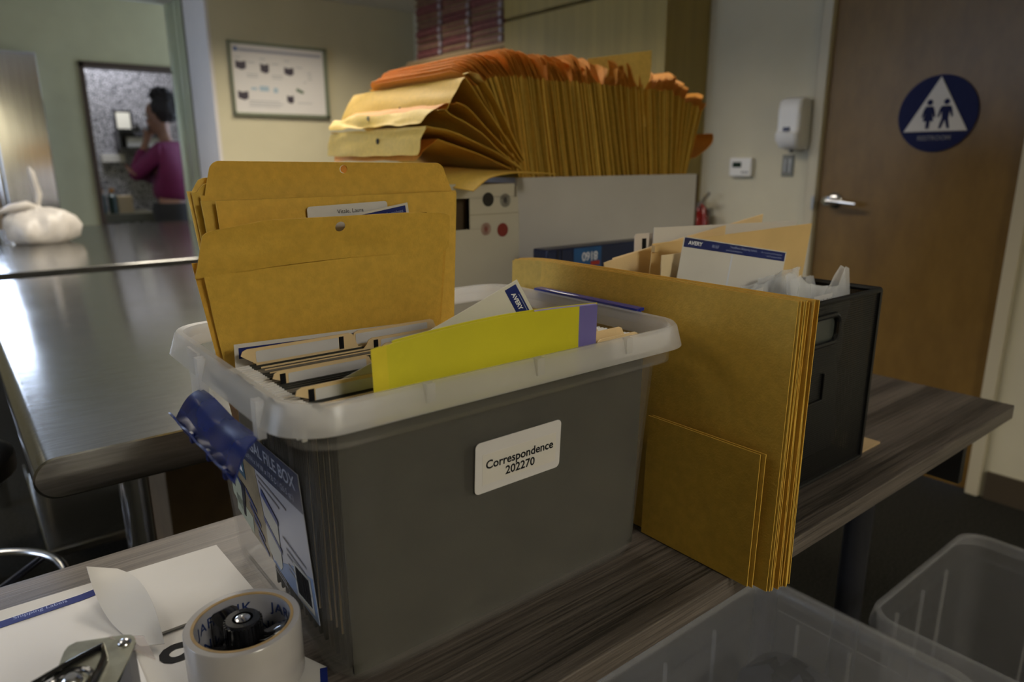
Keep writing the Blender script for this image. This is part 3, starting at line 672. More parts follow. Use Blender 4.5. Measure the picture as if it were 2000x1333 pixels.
b = MB(); pfm.rect(b, .178, .010, .216, .047, .0002, .0012); bc = b.build('barcode_field', mat('white print', (.40, .40, .38, 1), .4), pl)
b = MB(); a = .182
while a < .212:
    w_ = random.choice((.0006, .001, .0016)); pfm.rect(b, a, .016, a+w_, .044, .0002, .0015); a += w_+random.choice((.0007, .0011))
b.build('barcode', INK, pl)
# ------------------------------------------------------------------ folders in the file box
def nz3(p, s=1.0): return noise.noise(Vector(p)*s)
def quad(mb, BL, BR, TR, TL, th, nu=8, nv=12, puff=0, wr=0, seed=0, n=(0, -1, 0), hole=None, us=None, vs_=None, pufff=None, mi=0):
    BL, BR, TR, TL = map(Vector, (BL, BR, TR, TL)); n = Vector(n)
    def P(u, v):
        p = BL*(1-u)*(1-v) + BR*(1-u)*v + TR*u*v + TL*u*(1-v)
        d = puff*math.sin(PI*min(1, max(0, u)))*math.sin(PI*v) if not pufff else pufff(u, v)
        d += wr*(nz3((u*3.1+seed*7, v*3.3, seed*1.7)) + .45*nz3((u*8+seed, v*9, seed*3)))
        return p + n*d
    return mb.sheet(P, nu, nv, th, us=us, vs_=vs_, hole=hole, mi=mi)

hook_m = WPL
nF = 16; folders = []
for k in range(nF):
    y = .4905+.0118*k
    zt = 1.0265+random.uniform(-.001, .0015)
    lab = 'dark olive hanging folder in the front half of the file box' if k < 8 else 'dark olive hanging folder in the rear half of the file box'
    f = thing('hanging_folder', lab, 'folder', (.39, y, .81), 'front hanging folders' if k < 8 else 'rear hanging folders')
    b = MB()
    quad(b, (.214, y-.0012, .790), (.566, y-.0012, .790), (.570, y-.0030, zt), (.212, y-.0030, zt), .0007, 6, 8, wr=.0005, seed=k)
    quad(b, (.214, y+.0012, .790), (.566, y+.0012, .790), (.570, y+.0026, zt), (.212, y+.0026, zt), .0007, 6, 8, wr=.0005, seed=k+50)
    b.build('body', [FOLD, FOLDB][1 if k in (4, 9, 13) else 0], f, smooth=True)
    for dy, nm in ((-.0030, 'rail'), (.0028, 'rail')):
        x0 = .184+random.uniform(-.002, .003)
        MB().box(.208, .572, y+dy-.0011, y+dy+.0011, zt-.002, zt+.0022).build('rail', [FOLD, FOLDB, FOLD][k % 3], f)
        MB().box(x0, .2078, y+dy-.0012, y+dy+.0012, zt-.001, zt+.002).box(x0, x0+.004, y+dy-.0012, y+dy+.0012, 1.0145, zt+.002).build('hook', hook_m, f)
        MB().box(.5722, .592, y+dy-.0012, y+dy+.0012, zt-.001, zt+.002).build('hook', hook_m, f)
def manila(y, x0, x1, ztop, label, zt=1.030, lbl=None, bar=None, seed=0):
    f = thing('manila_folder', label, 'folder', (.39, y, .82), 'manila folders in the file box')
    b = MB(); r = .006
    pts = [(.214, .82), (.566, .82), (.566, zt), (x1+.004, zt)] + [(x1-r+r*math.sin(a), ztop-r+r*math.cos(a)) for a in (PI/2, PI/4, 0)] + [(x0+r-r*math.sin(a), ztop-r+r*math.cos(a)) for a in (0, PI/4, PI/2)] + [(x0-.004, zt), (.214, zt)]
    if x0 < .216: pts = [p for p in pts if p != (.214, zt)]; pts[-1] = (.214, zt)
    b.prism([(a, y-.0006, c) for a, c in pts], (0, .0012, 0)); b.build('body', MAN, f)
    if lbl:
        b = MB(); fr = Fr((lbl[0], y-.0007, ztop-.0145), (1, 0, 0), (0, 0, 1)); fr.poly(b, rr2(lbl[1]-lbl[0], .0115, .0015), .0003, 0); b.build('tab_sticker', LBL, f)
    if bar:
        b = MB(); b.box(bar-.0025, bar+.0025, y-.0014, y-.0007, ztop-.0155, ztop-.0025); b.build('black_bar', INK, f)
manila(.668, .2, .318, 1.046, 'manila folder with sticker tab at the left, nearest the kraft envelopes', lbl=(.214, .300), bar=.303)
manila(.6795, .322, .425, 1.044, 'manila folder with sticker tab in the middle, rearmost in the box', lbl=(.325, .415))
manila(.655, .326, .43, 1.040, 'manila folder with black barred tab in the middle of the box', lbl=(.342, .42), bar=.336)
manila(.632, .330, .42, 1.0385, 'manila folder with tab half behind the yellow card', lbl=(.346, .41), bar=.341)
manila(.597, .204, .30, 1.040, 'manila folder with long tab in the left middle of the box', lbl=(.218, .295), bar=.213)
manila(.533, .199, .295, 1.042, 'manila folder with left tab nearest the front corner', lbl=(.216, .288), bar=.2125)
manila(.690, .52, .575, 1.040, 'rearmost manila folder with plain right tab')
manila(.6445, .515, .568, 1.0405, 'plain manila folder with right tab, second from the rear')
manila(.556, .50, .565, 1.041, 'plain manila folder with right tab behind the purple stripe')
manila(.5205, .51, .572, 1.0415, 'plain manila folder with right tab nearest the front right corner')
manila(.509, .52, .585, 1.036, 'foremost manila folder with right tab touching the rim')

def sheetpack(k, y, ztop, label):
    o = MB().box(.22, .56, y-.0008, y+.0008, .825, ztop).build('paper_sheaf', WHITE); tag(o, label, 'papers', 'papers between the folders')
sheetpack(0, .5625, 1.024, 'white papers filed between the folders'); sheetpack(1, .6215, 1.026, 'white papers filed between the folders'); sheetpack(2, .5735, 1.022, 'white papers filed between the folders')

# label sheet peeping low in front of the kraft envelope
def avery_strip(fr, w_, h_, a0, b0, a1, b1, par, m=None):
    b = MB(); fr.rect(b, a0, b0, a1, b1, .0002, .0004); return b.build('blue_band', m or AVB, par)
a = thing('label_sheet', 'label sheet lying low at the foot of the front kraft envelope', 'label sheet', (.245, .690, .95))
fr = Fr((.197, .6868, .95), (.096, 0, -.003), (0, 0, 1))
b = MB(); fr.rect(b, 0, 0, .20, .098, .0005); b.build('sheet', WHITE, a); avery_strip(fr, 0, 0, .004, .083, .196, .094, a)
b = MB(); put_text(b, fr, .015, .086, 'Template 8163', .006, .0008); b.build('lettering', BINK, a)

# ------------------------------------------------------------------ kraft envelopes in the box
fe_ = thing('kraft_envelope', 'creased kraft envelope with punched flap, foremost of the tall envelopes in the file box', 'envelope', (.33, .75, .85), 'tall kraft envelopes in the file box')
b = MB()
def crease(seed):
    def f_(u, v):
        d = .003*math.sin(PI*u)*math.sin(PI*v)**.7
        d += .0022*nz3((u*2.2+seed, v*2.9, seed)) + .0009*nz3((u*7, v*8, seed*2)) - .0012*abs(nz3((u*3+v*2.2, v*1.3-u*2, seed+5)))
        return d
    return f_
quad(b, (.223, .752, .88), (.464, .750, .88), (.449, .6925, 1.1252), (.1815, .6945, 1.1165), .0012, 26, 26, pufff=crease(3))
b.build('pocket', K1, fe_, smooth=True)
b = MB()
# back panel with its upright flap
def edge(zq):   # left and right x of the flap at height t 0..1
    t = zq
    lx = .1735 + .0085*t; rx = .4565 - .006*t
    r = .14
    if t > 1-r:
        q = (t-(1-r))/r; k = 1-math.sqrt(max(0, 1-q*q)); lx += .012*k; rx -= .022*k
    if t < .12: rx -= .006*(1-t/.12)
    return lx, rx
tsx = [i/14*.86 for i in range(15)] + [.86+.14*math.sin(PI/2*i/7) for i in range(1, 8)]
vx = sorted(set([i/26 for i in range(27)] + [.5+.0045*i for i in range(-4, 5)]))
def fP(u, v):
    lx, rx = edge(u); z0 = 1.1145+.004*math.sin(v*PI) + .008*v - .004*v*v
    z1 = 1.1595+.007*min(1, v*5)-.0035*max(0, v-.8)*5*.5
    z = z0 + (z1-z0)*u; y = 1.030-.3*z-.0016
    return Vector((lx+(rx-lx)*v, y - .0014*math.sin(PI*v)*u + .0013*nz3((u*2, v*5, 9)), z))
hc = fP(.76, .5)
b.sheet(fP, 0, 0, .0009, us=tsx, vs_=vx, hole=(hc, .0056))
b.build('flap', K1, fe_, smooth=True)
b = MB(); quad(b, (.221, .758, .88), (.468, .756, .88), (.4555, .6965, 1.127), (.1735, .6995, 1.1285), .0009, 16, 16, wr=.0012, seed=8)
b.build('back_panel', K2, fe_, smooth=True)

def tall_env(y, x0, x1, zt, label, flap=None, K=K1, seed=1, dz=0, hole=None, lean=0.0):
    e = thing('kraft_envelope', label, 'envelope', ((x0+x1)/2, y, .86), 'tall kraft envelopes in the file box')
    b = MB(); yb_ = min(y+.004, .7565+.15*(y-.73)); quad(b, (.2225, yb_, .88), (x1-.012, yb_, .88), (x1, y-lean, zt), (x0, y-lean, zt+dz), .0022, 14, 14, wr=.0010, seed=seed); b.build('pocket', K, e, smooth=True)
    if flap:
        fh = flap
        def P(u, v):
            r = .22; lx, rx = x0+.004+.008*u, x1-.006-.016*u
            if u > 1-r:
                q = (u-(1-r))/r; k = 1-math.sqrt(max(0, 1-q*q)); lx += .008*k; rx -= .008*k
            return Vector((lx+(rx-lx)*v, y-lean-.0008-.004*u*u+.0008*nz3((u, v*6, seed)), zt+dz*(1-v)-.001+fh*u))
        b = MB(); us_ = [i/8*.78 for i in range(9)] + [.78+.22*math.sin(PI/2*i/6) for i in range(1, 7)]
        vx2 = sorted(set([i/24 for i in range(25)] + [.518+.0045*i for i in range(-4, 5)]))
        b.sheet(P, 0, 0, .0009, us=us_, vs_=vx2, hole=(P(.78, .518), .0045) if hole else None)
        b.build('flap', K, e, smooth=True)
        if hole:
            hp_ = P(.78, .518); MB().lathe([(.0042, 0), (.0042, .0006)], hp_+Vector((.001, -.0, 0)), 16, axis='y', caps=(True, True)).build('gummed_disc', KF, e)
    return e
tall_env(.7415, .199, .501, 1.1855, 'kraft envelope with upright flap and torn punch hole, tallest behind the front one', flap=.034, seed=2, dz=.003, hole=True)
tall_env(.7345, .197, .497, 1.1835, 'kraft envelope pressed between the tallest and the name labelled one', K=K3, seed=4)
tall_env(.7480, .193, .47, 1.1915, 'kraft envelope second from the back, its left edge showing', K=K3, seed=5, flap=.010)
tall_env(.7530, .190, .46, 1.1925, 'rearmost kraft envelope with pale flap corner at the upper left', K=KL, seed=6, flap=.014)
pe = tall_env(.7240, .208, .489, 1.1850, 'kraft envelope carrying the white name sticker', K=K1, seed=7, dz=-.0015)
nf = Fr((.2985, .7192, 1.1485), (.0945, -.0004, .003), (0, 0, 1))
b = MB(); nf.poly(b, rr2(.0945, .026, .0035), .0005, 0); ns = b.build('name_sticker', LBL, pe)
b = MB(); put_text(b, nf, .0335, .0165, 'Vitale, Laura', .0062, .0008); put_text(b, nf, .0335, .0085, 'IMPACT', .0058, .0008, bold=.0001); b.build('printed_name', INK, ns)
av = thing('label_sheet', 'label sheet with blue band tucked behind the front envelope flap', 'label sheet', (.35, .71, 1.08))
fr = Fr((.30, .7115, 1.0525), (.110, 0, .0165), (-.0165, -.004, .110))
b = MB(); fr.rect(b, 0, 0, .129, .105, .0005); b.build('sheet', WHITE, av); avery_strip(fr, 0, 0, .050, .0925, .1255, .1025, av)
b = MB(); put_text(b, fr, .122, .0955, 'Go to avery.com/templates', .0052, .0008, align='RIGHT'); put_text(b, fr, .122, .0900, 'Use Avery Template 8163', .004, .0008, align='RIGHT'); b.build('lettering', BINK, av)

# curved label sheet standing out of the box
cs = thing('label_sheet', 'curved white label sheet rising from the folders behind the yellow card', 'label sheet', (.42, .53, .93))
A_ = Vector((.4255, .527, 1.1085)); ud = Vector((-.946, 0, -.345)); vd = Vector((.5, 0, -.866))
def cP(u, v):   # u along the top edge to the left, v down along the band
    p = A_ + ud*(.205*u) + vd*(.155*v)
    bend = .020*u*u + .010*math.sin(v*PI)*u
    return Vector((p.x + .004*math.sin(v*2.2) - .010*v*u, p.y + bend*.5 + .006*v*v, p.z - .010*math.sin(PI*v*.8)*u))
b = MB(); b.sheet(cP, 16, 16, .0004); b.build('sheet', WHITE, cs, smooth=True)
b = MB(); b.sheet(lambda u, v: cP(.020+.068*u, .022+.97*v)+Vector((0, -.0005, 0)), 3, 16, .0003); b.build('blue_band', AVB, cs, smooth=True)
def curved_text(txt, u0, v0, size, m, name, bold=0):
    v_, f_ = text_geo(txt, size, bold=bold); b = MB()
    b.add([cP(u0 - p.y/.205, v0 + p.x/.155)+Vector((0, -.0009, 0)) for p in v_], f_); return b.build(name, m, cs)
curved_text('AVERY', .068, .065, .0066, WINK, 'brand_lettering', bold=.0002)
curved_text('8163', .062, .245, .0046, BINK, 'number_lettering')
b = MB(); b.sheet(lambda u, v: cP(.020+.22*0+.003*u+.010, .09+.13*v)+Vector((0, -.0009, 0)), 1, 6, .0001)
b.build('emblem_line', BINK, cs)

# yellow card with the purple stripe
yc = thing('yellow_card', 'bright yellow folded card with purple stripe, at the front of the file box', 'card', (.36, .477, .94))
YEL = mat('bright yellow card', (.62, .56, .012, 1), .5, transl=.12, tcol=(.9, .8, .02, 1), var=.05, vscale=14)
YEL2 = mat('paler yellow margin', (.70, .58, .02, 1), .5, transl=.12, tcol=(.9, .8, .02, 1))
PUR = mat('purple stripe', (.135, .115, .34, 1), .5)
def ytop(x): return 1.0795 + .0055*math.sin(PI*min(1, max(0, (x-.24)/.26))) + .003*(x-.24)/.26
def ysh(x0, x1, y, dz=0, z0=1.018):
    b = MB(); b.sheet(lambda u, v: Vector((x0+(x1-x0)*v, y + .0015*math.sin((x0+(x1-x0)*v)*16+u*2) + .0012*u, z0+(ytop(x0+(x1-x0)*v)+dz-z0)*u)), 8, 14, .0005); return b
ysh(.241, .2548, .4782).build('margin', YEL2, yc, smooth=True)
ysh(.2548, .4645, .4782).build('front_leaf', YEL, yc, smooth=True)
ysh(.4645, .4885, .4782).build('stripe', PUR, yc, smooth=True)
ysh(.262, .4915, .4818, .0012).build('rear_leaf', YEL, yc, smooth=True)
ysh(.41, .4885, .4800, .0008).build('lining', mat('lilac lining', (.34, .30, .62, 1), .5), yc, smooth=True)

# ------------------------------------------------------------------ pack of large envelopes beside the box
for k in range(13):
    lab = ['foremost large kraft envelope of the standing pack, curled at its far top corner'] + ['large kraft envelope inside the standing pack to the right of the file box']*11 + ['last large kraft envelope of the standing pack, against the mesh basket']
    xt = .6285+.0013*k; xb = .6120+.0026*k; yn = .349-.0012*k+random.uniform(-.003, .003); zb = .7812
    ynb = .345-.0010*k+random.uniform(-.004, .003)
    lab_ = lab[k]
    curl = .020 if k == 0 else .012*random.random()
    zt = 1.089+random.uniform(-.0015, .0015)
    def P(u, v, k=k, xt=xt, xb=xb, yn=yn, ynb=ynb, zt=zt, curl=curl):
        y = (ynb*(1-u)+yn*u) + (.79-yn)*v
        c = max(0, (v-.80)/.2)
        x = xb + (xt-xb)*u + (curl*c*c if k == 0 else curl*c*c*.3) + .0007*nz3((u*2, v*4, k))
        z = .7812 + (zt-.7812)*u - (.006*c*c if u > .9 else 0)
        return Vector((x, y, z))
    e = MB().sheet(P, 8, 18, .0011 if k else .0010).build('kraft_envelope', [K1, K3, K2][k % 3], smooth=True)
    tag(e, lab_, 'envelope', 'standing pack of large envelopes')
for k, (x_, yb, lab) in enumerate(((.6075, .360, 'small kraft envelope leaning before the standing pack, foremost'), (.6100, .3555, 'small kraft envelope just behind the foremost small one'))):
    b = MB(); b.sheet(lambda u, v: Vector((x_-.0035+.0035*u, yb+.147*v, .7812+(.1500+.001*k)*u)), 6, 8, .0011)
    tag(b.build('small_envelope', K1, smooth=True), lab, 'envelope', 'small envelopes leaning on the pack')

# ------------------------------------------------------------------ mesh basket and what stands in it
bk = thing('mesh_basket', 'black wire mesh file basket near the right end of the table', 'basket', (.86, .57, T))
m = bpy.data.materials.new('black perforated mesh'); m.use_nodes = True; nt = m.node_tree; N = nt.nodes; L = nt.links; p = N['Principled BSDF']
p.inputs['Base Color'].default_value = (.012, .012, .012, 1); p.inputs['Roughness'].default_value = .4; p.inputs['Metallic'].default_value = .3
tc = N.new('ShaderNodeTexCoord'); sx = N.new('ShaderNodeSeparateXYZ'); L.new(tc.outputs['Object'], sx.inputs[0])
def wave(sock):
    a = N.new('ShaderNodeMath'); a.operation = 'MULTIPLY'; a.inputs[1].default_value = 2*PI/.0032; L.new(sock, a.inputs[0])
    s_ = N.new('ShaderNodeMath'); s_.operation = 'SINE'; L.new(a.outputs[0], s_.inputs[0]); return s_
ax = N.new('ShaderNodeMath'); ax.operation = 'ADD'; L.new(sx.outputs['X'], ax.inputs[0]); L.new(sx.outputs['Y'], ax.inputs[1])
s1 = wave(ax.outputs[0]); s2 = wave(sx.outputs['Z'])
ml = N.new('ShaderNodeMath'); ml.operation = 'MINIMUM'; L.new(s1.outputs[0], ml.inputs[0]); L.new(s2.outputs[0], ml.inputs[1])
gt = N.new('ShaderNodeMath'); gt.operation = 'GREATER_THAN'; gt.inputs[1].default_value = -.25; L.new(ml.outputs[0], gt.inputs[0])
tr = N.new('ShaderNodeBsdfTransparent'); mx = N.new('ShaderNodeMixShader'); L.new(gt.outputs[0], mx.inputs[0]); L.new(p.outputs[0], mx.inputs[1]); L.new(tr.outputs[0], mx.inputs[2]); L.new(mx.outputs[0], N['Material Output'].inputs[0])
MESH = m
X0, X1, Y0, Y1, ZT = .700, 1.030, .448, .705, 1.04
slot = (.811, .915, .986, 1.018)
b = MB(); f_ = .0012
b.box(X0, X1, Y0, Y0+f_, .786, slot[2]).box(X0, X1, Y0, Y0+f_, slot[3], ZT).box(X0, slot[0], Y0, Y0+f_, slot[2], slot[3]).box(slot[1], X1, Y0, Y0+f_, slot[2], slot[3])
b.build('front_panel', MESH, bk)
MB().box(X1-f_, X1, Y0, Y1, .786, ZT).build('side_panel', MESH, bk)
MB().box(X0, X0+f_, Y0, Y1, .786, ZT).build('side_panel', MESH, bk)
MB().box(X0, X1, Y1-f_, Y1, .786, ZT).build('back_panel', MESH, bk)
MB().box(X0, X1, Y0, Y1, .784, .7855).build('bottom_panel', BLACKM, bk)
def ringbox(mb, z, r=.0032):
    mb.tube([(X0, Y0, z), (X1, Y0, z)], r, 8).tube([(X1, Y0, z), (X1, Y1, z)], r, 8).tube([(X1, Y1, z), (X0, Y1, z)], r, 8).tube([(X0, Y1, z), (X0, Y0, z)], r, 8)
b = MB(); ringbox(b, ZT, .0042); b.build('top_rim', BLACKM, bk, smooth=True)
b = MB(); ringbox(b, .7845, .0034); b.build('bottom_rim', BLACKM, bk, smooth=True)
for x_, y_ in ((X0, Y0), (X1, Y0), (X1, Y1), (X0, Y1)): MB().box(x_-.003, x_+.003, y_-.003, y_+.003, .7845, ZT).build('corner_post', BLACKM, bk)
b = MB(); pts = [Vector((p.x, Y0-.001, p.y)) for p in rr(slot[0]-.002, slot[1]+.002, slot[2]-.003, slot[3]+.003, .013, 0)]
b.tube(pts+pts[:1], .0038, 8, caps=False); b.build('grip_slot_rim', mat('glossy black', (.012, .012, .013, 1), .2), bk, smooth=True)
MB().box(slot[0]-.004, slot[1]+.004, Y0+.003, Y0+.006, slot[2]-.006, slot[3]+.006).build('grip_plate', mat('dark green grey plate', (.045, .050, .045, 1), .4), bk)
b = MB(); b.box(.832, .835, Y0-.004, Y0, .905, .942).box(.889, .892, Y0-.004, Y0, .905, .942).box(.832, .892, Y0-.004, Y0, .902, .906); b.build('card_holder', BLACKM, bk, bevel=.001)
tag(MB().box(1.005, 1.112, .4535, .56, T+.0003, T+.0035).build('cardboard_piece', mat('tan board', (.42, .30, .16, 1), .6)), 'flat tan cardboard piece sticking out under the mesh basket', 'cardboard')



def polysheet(pts, th=.0006):
    b = MB(); pts = [Vector(p) for p in pts]; n = (pts[1]-pts[0]).cross(pts[2]-pts[0]).normalized(); b.prism(pts, n*th); return b
def down(pts, z0=.80, sh=(0, .01, 0)):
    return pts
# white sheet at the back, printed card, manila envelopes, label sheet
b = MB(); quad(b, (.80, .690, .80), (1.015, .640, .80), (1.057, .60, 1.127), (.828, .698, 1.123), .0012, 6, 8, wr=.001, seed=3)
tag(b.build('white_folder', WHITE, smooth=True), 'white folder rearmost in the mesh basket', 'folder')
pc = thing('printed_card', 'pale printed card at the back left of the mesh basket', 'card', (.85, .70, .80))
fr = Fr((.799, .7025, .80), (.16, -.03, 0), (.0, .01, .312))
b = MB(); fr.poly(b, rr2(.20, .3145, .006), .0008); b.build('card', mat('pinkish white card', (.62, .57, .53, 1), .5), pc)
b = MB(); fr.rect(b, .014, .283, .022, .307, .0002, .0009); b.build('black_block', INK, pc)
b = MB()
for q in range(5): fr.rect(b, .030+.012*q, .285, .032+.012*q, .306, .0002, .0009)
b.build('printed_columns', GRP, pc)
e = MB(); quad(e, (.725, .690, .80), (.99, .650, .80), (1.022, .640, 1.137), (.722, .680, 1.088), .0022, 10, 12, wr=.0012, seed=6, puff=.002)
o = e.build('manila_envelope', MAN, smooth=True); tag(o, 'manila envelope slanting up highest in the mesh basket', 'envelope', 'manila envelopes in the mesh basket')
e = MB(); quad(e, (.750, .648, .80), (1.0, .575, .80), (1.028, .560, 1.127), (.757, .640, 1.109), .0022, 10, 12, wr=.0016, seed=9, puff=.003)
e.box(.756, .768, .634, .640, 1.098, 1.107)
o = e.build('manila_envelope', mat('manila card golden', (.72, .52, .23, 1), .6, transl=.15, tcol=(1, .7, .3, 1), var=.06, vscale=18), smooth=True); tag(o, 'wide manila envelope with sharp right corner in the mesh basket', 'envelope', 'manila envelopes in the mesh basket')
e = MB(); quad(e, (.722, .668, .80), (.80, .655, .80), (.798, .662, 1.104), (.700, .676, 1.084), .0016, 8, 8, wr=.002, seed=12)
tag(e.build('manila_flap', MAN, smooth=True), 'crumpled manila flap at the left end of the mesh basket', 'envelope', 'manila envelopes in the mesh basket')
e = MB(); quad(e, (.740, .606, .80), (.80, .596, .80), (.80, .598, 1.100), (.736, .606, 1.098), .0014, 6, 6, wr=.0008, seed=13)
tag(e.build('manila_folder', mat('cream card', (.80, .66, .42, 1), .6, transl=.12)), 'narrow cream folder corner left of the white label sheet in the basket', 'folder')
ls = thing('label_sheet', 'white label sheet with long blue top band in the mesh basket', 'label sheet', (.84, .56, .85))
fr = Fr((.760, .589, 1.1232), (.155, -.059, -.028), (.02, .002, .22))
b = MB(); fr.rect(b, 0, -.24, .167, 0, .0006); b.build('sheet', WHITE, ls)
avery_strip(fr, 0, 0, .0015, -.0135, .1655, -.0012, ls)
b = MB(); put_text(b, fr, .008, -.0095, 'AVERY', .0072, .0008, bold=.0002); b.build('brand_lettering', WINK, ls)
b = MB(); put_text(b, fr, .045, -.009, '8163', .0055, .0008); put_text(b, fr, .073, -.0062, 'TrueBlock Shipping Labels', .0042, .0008); put_text(b, fr, .068, -.0106, 'avery.com/templates', .0032, .0008); put_text(b, fr, .160, -.0062, 'Go to avery.com/templates', .0032, .0008, align='RIGHT'); put_text(b, fr, .160, -.0105, 'Use Template 8163', .0032, .0008, align='RIGHT'); b.build('small_lettering', BINK, ls)
b = MB(); fr.rect(b, .078, -.23, .0805, -.015, .0001, .0006); b.build('column_gap', mat('faint blue paper', (.62, .65, .75, 1), .6), ls)
for k, (q, lab, mm) in enumerate((
    (((.786, .530, .80), (.90, .518, .80), (.934, .520, 1.062), (.785, .528, 1.052)), 'clear plastic sleeve with barcode strip in the basket', 0),
    (((.845, .545, .80), (1.0, .53, .80), (1.018, .545, 1.047), (.868, .556, 1.060)), 'crumpled clear plastic bag at the back of the basket bags', 1),
    (((.850, .485, .80), (1.0, .480, .80), (1.003, .482, 1.040), (.848, .486, 1.066)), 'clear plastic bag with the small white sticker, front of the basket', 2))):
    bb = thing('plastic_bag', lab, 'bag', ((q[0][0]+q[1][0])/2, q[0][1], .80), 'clear plastic bags in the mesh basket')
    BL, BR, TR, TL = map(Vector, q)
    def P(u, v, s_=1, k=k):
        p = BL*(1-u)*(1-v)+BR*(1-u)*v+TR*u*v+TL*u*(1-v)
        amp = .004+.010*u
        top = 0
        if k == 2: top = .034*math.exp(-((v-.88)/.07)**2)*u**6 + .012*math.exp(-((v-.12)/.1)**2)*u**6
        if k == 1: top = .005*math.sin(v*7)*u**5
        if k == 0: top = .012*v*u**4
        return p + Vector((.004*nz3((u*5, v*6, k+3)), s_*(.004*math.sin(PI*v)+.002) + amp*nz3((u*5+k*3, v*7, s_+k)), top+.004*nz3((v*9, k, s_))*u))
    b = MB(); b.sheet(lambda u, v: P(u, v, -1), 18, 22, .0003); b.sheet(lambda u, v: P(u, v, 1), 18, 22, .0003)
    b.build('film', POLY, bb, smooth=True, angle=80)
    if k == 2:
        sfm = Fr((.886, .4685, 1.018), (.048, -.001, 0), (0, 0, 1)); b = MB(); sfm.rect(b, 0, 0, .046, .026, .0004); st = b.build('sticker', LBL, bb)
        b = MB(); put_text(b, sfm, .004, .0155, '4PKY To DAC', .0068, .0006); put_text(b, sfm, .010, .0045, 'Requests', .0066, .0006); b.build('writing', INK, st)
        MB().box(.865, .985, .494, .498, .83, 1.028).build('contents', mat('pale packed papers', (.5, .5, .52, 1), .5), bb)
    if k == 0:
        sfm = Fr((.795, .518, 1.0), (1, -.08, .15), (0, 0, 1)); b = MB(); sfm.rect(b, 0, 0, .05, .05, .0004); st = b.build('white_strip', LBL, bb)
        b = MB(); a_ = .004
        while a_ < .036: sfm.rect(b, a_, .02, a_+.0014, .045, .0002, .0005); a_ += random.choice((.0024, .0034))
        b.build('barcode', GRP, st)
        MB().box(.80, .90, .5245, .5275, .83, 1.035).build('contents', WHITE, bb)
    if k == 1: MB().box(.88, .99, .5395, .5425, .82, 1.03).build('contents', mat('pale packed papers', (.5, .5, .52, 1), .5), bb)
# ------------------------------------------------------------------ white storage box and its fan of envelopes
sbx = thing('storage_box', 'large white cardboard storage box holding the fan of kraft envelopes', 'box', (1.246, 1.385, ZS))
WB = mat('white board', (.58, .56, .55, 1), .55, var=.03, vscale=9, bump=.08, bscale=160)
x0, x1, y0, y1, z0, z1 = .945, 1.548, 1.17, 1.62, ZS+.0006, 1.187
b = MB(); t_ = .004
b.box(x0, x1, y0, y0+t_, z0, z1).box(x0, x1, y1-t_, y1, z0, z1).box(x0, x0+t_, y0+t_, y1-t_, z0, z1).box(x1-t_, x1, y0+t_, y1-t_, z0, z1).box(x0+t_, x1-t_, y0+t_, y1-t_, z0, z0+t_)
b.build('body', WB, sbx, bevel=.0015)
b = MB(); b.box(x1+.0005, x1+.014, y0+.004, y1, z0+.02, z1-.001); b.build('side_flap', mat('brown board edge', (.10, .065, .04, 1), .7), sbx)

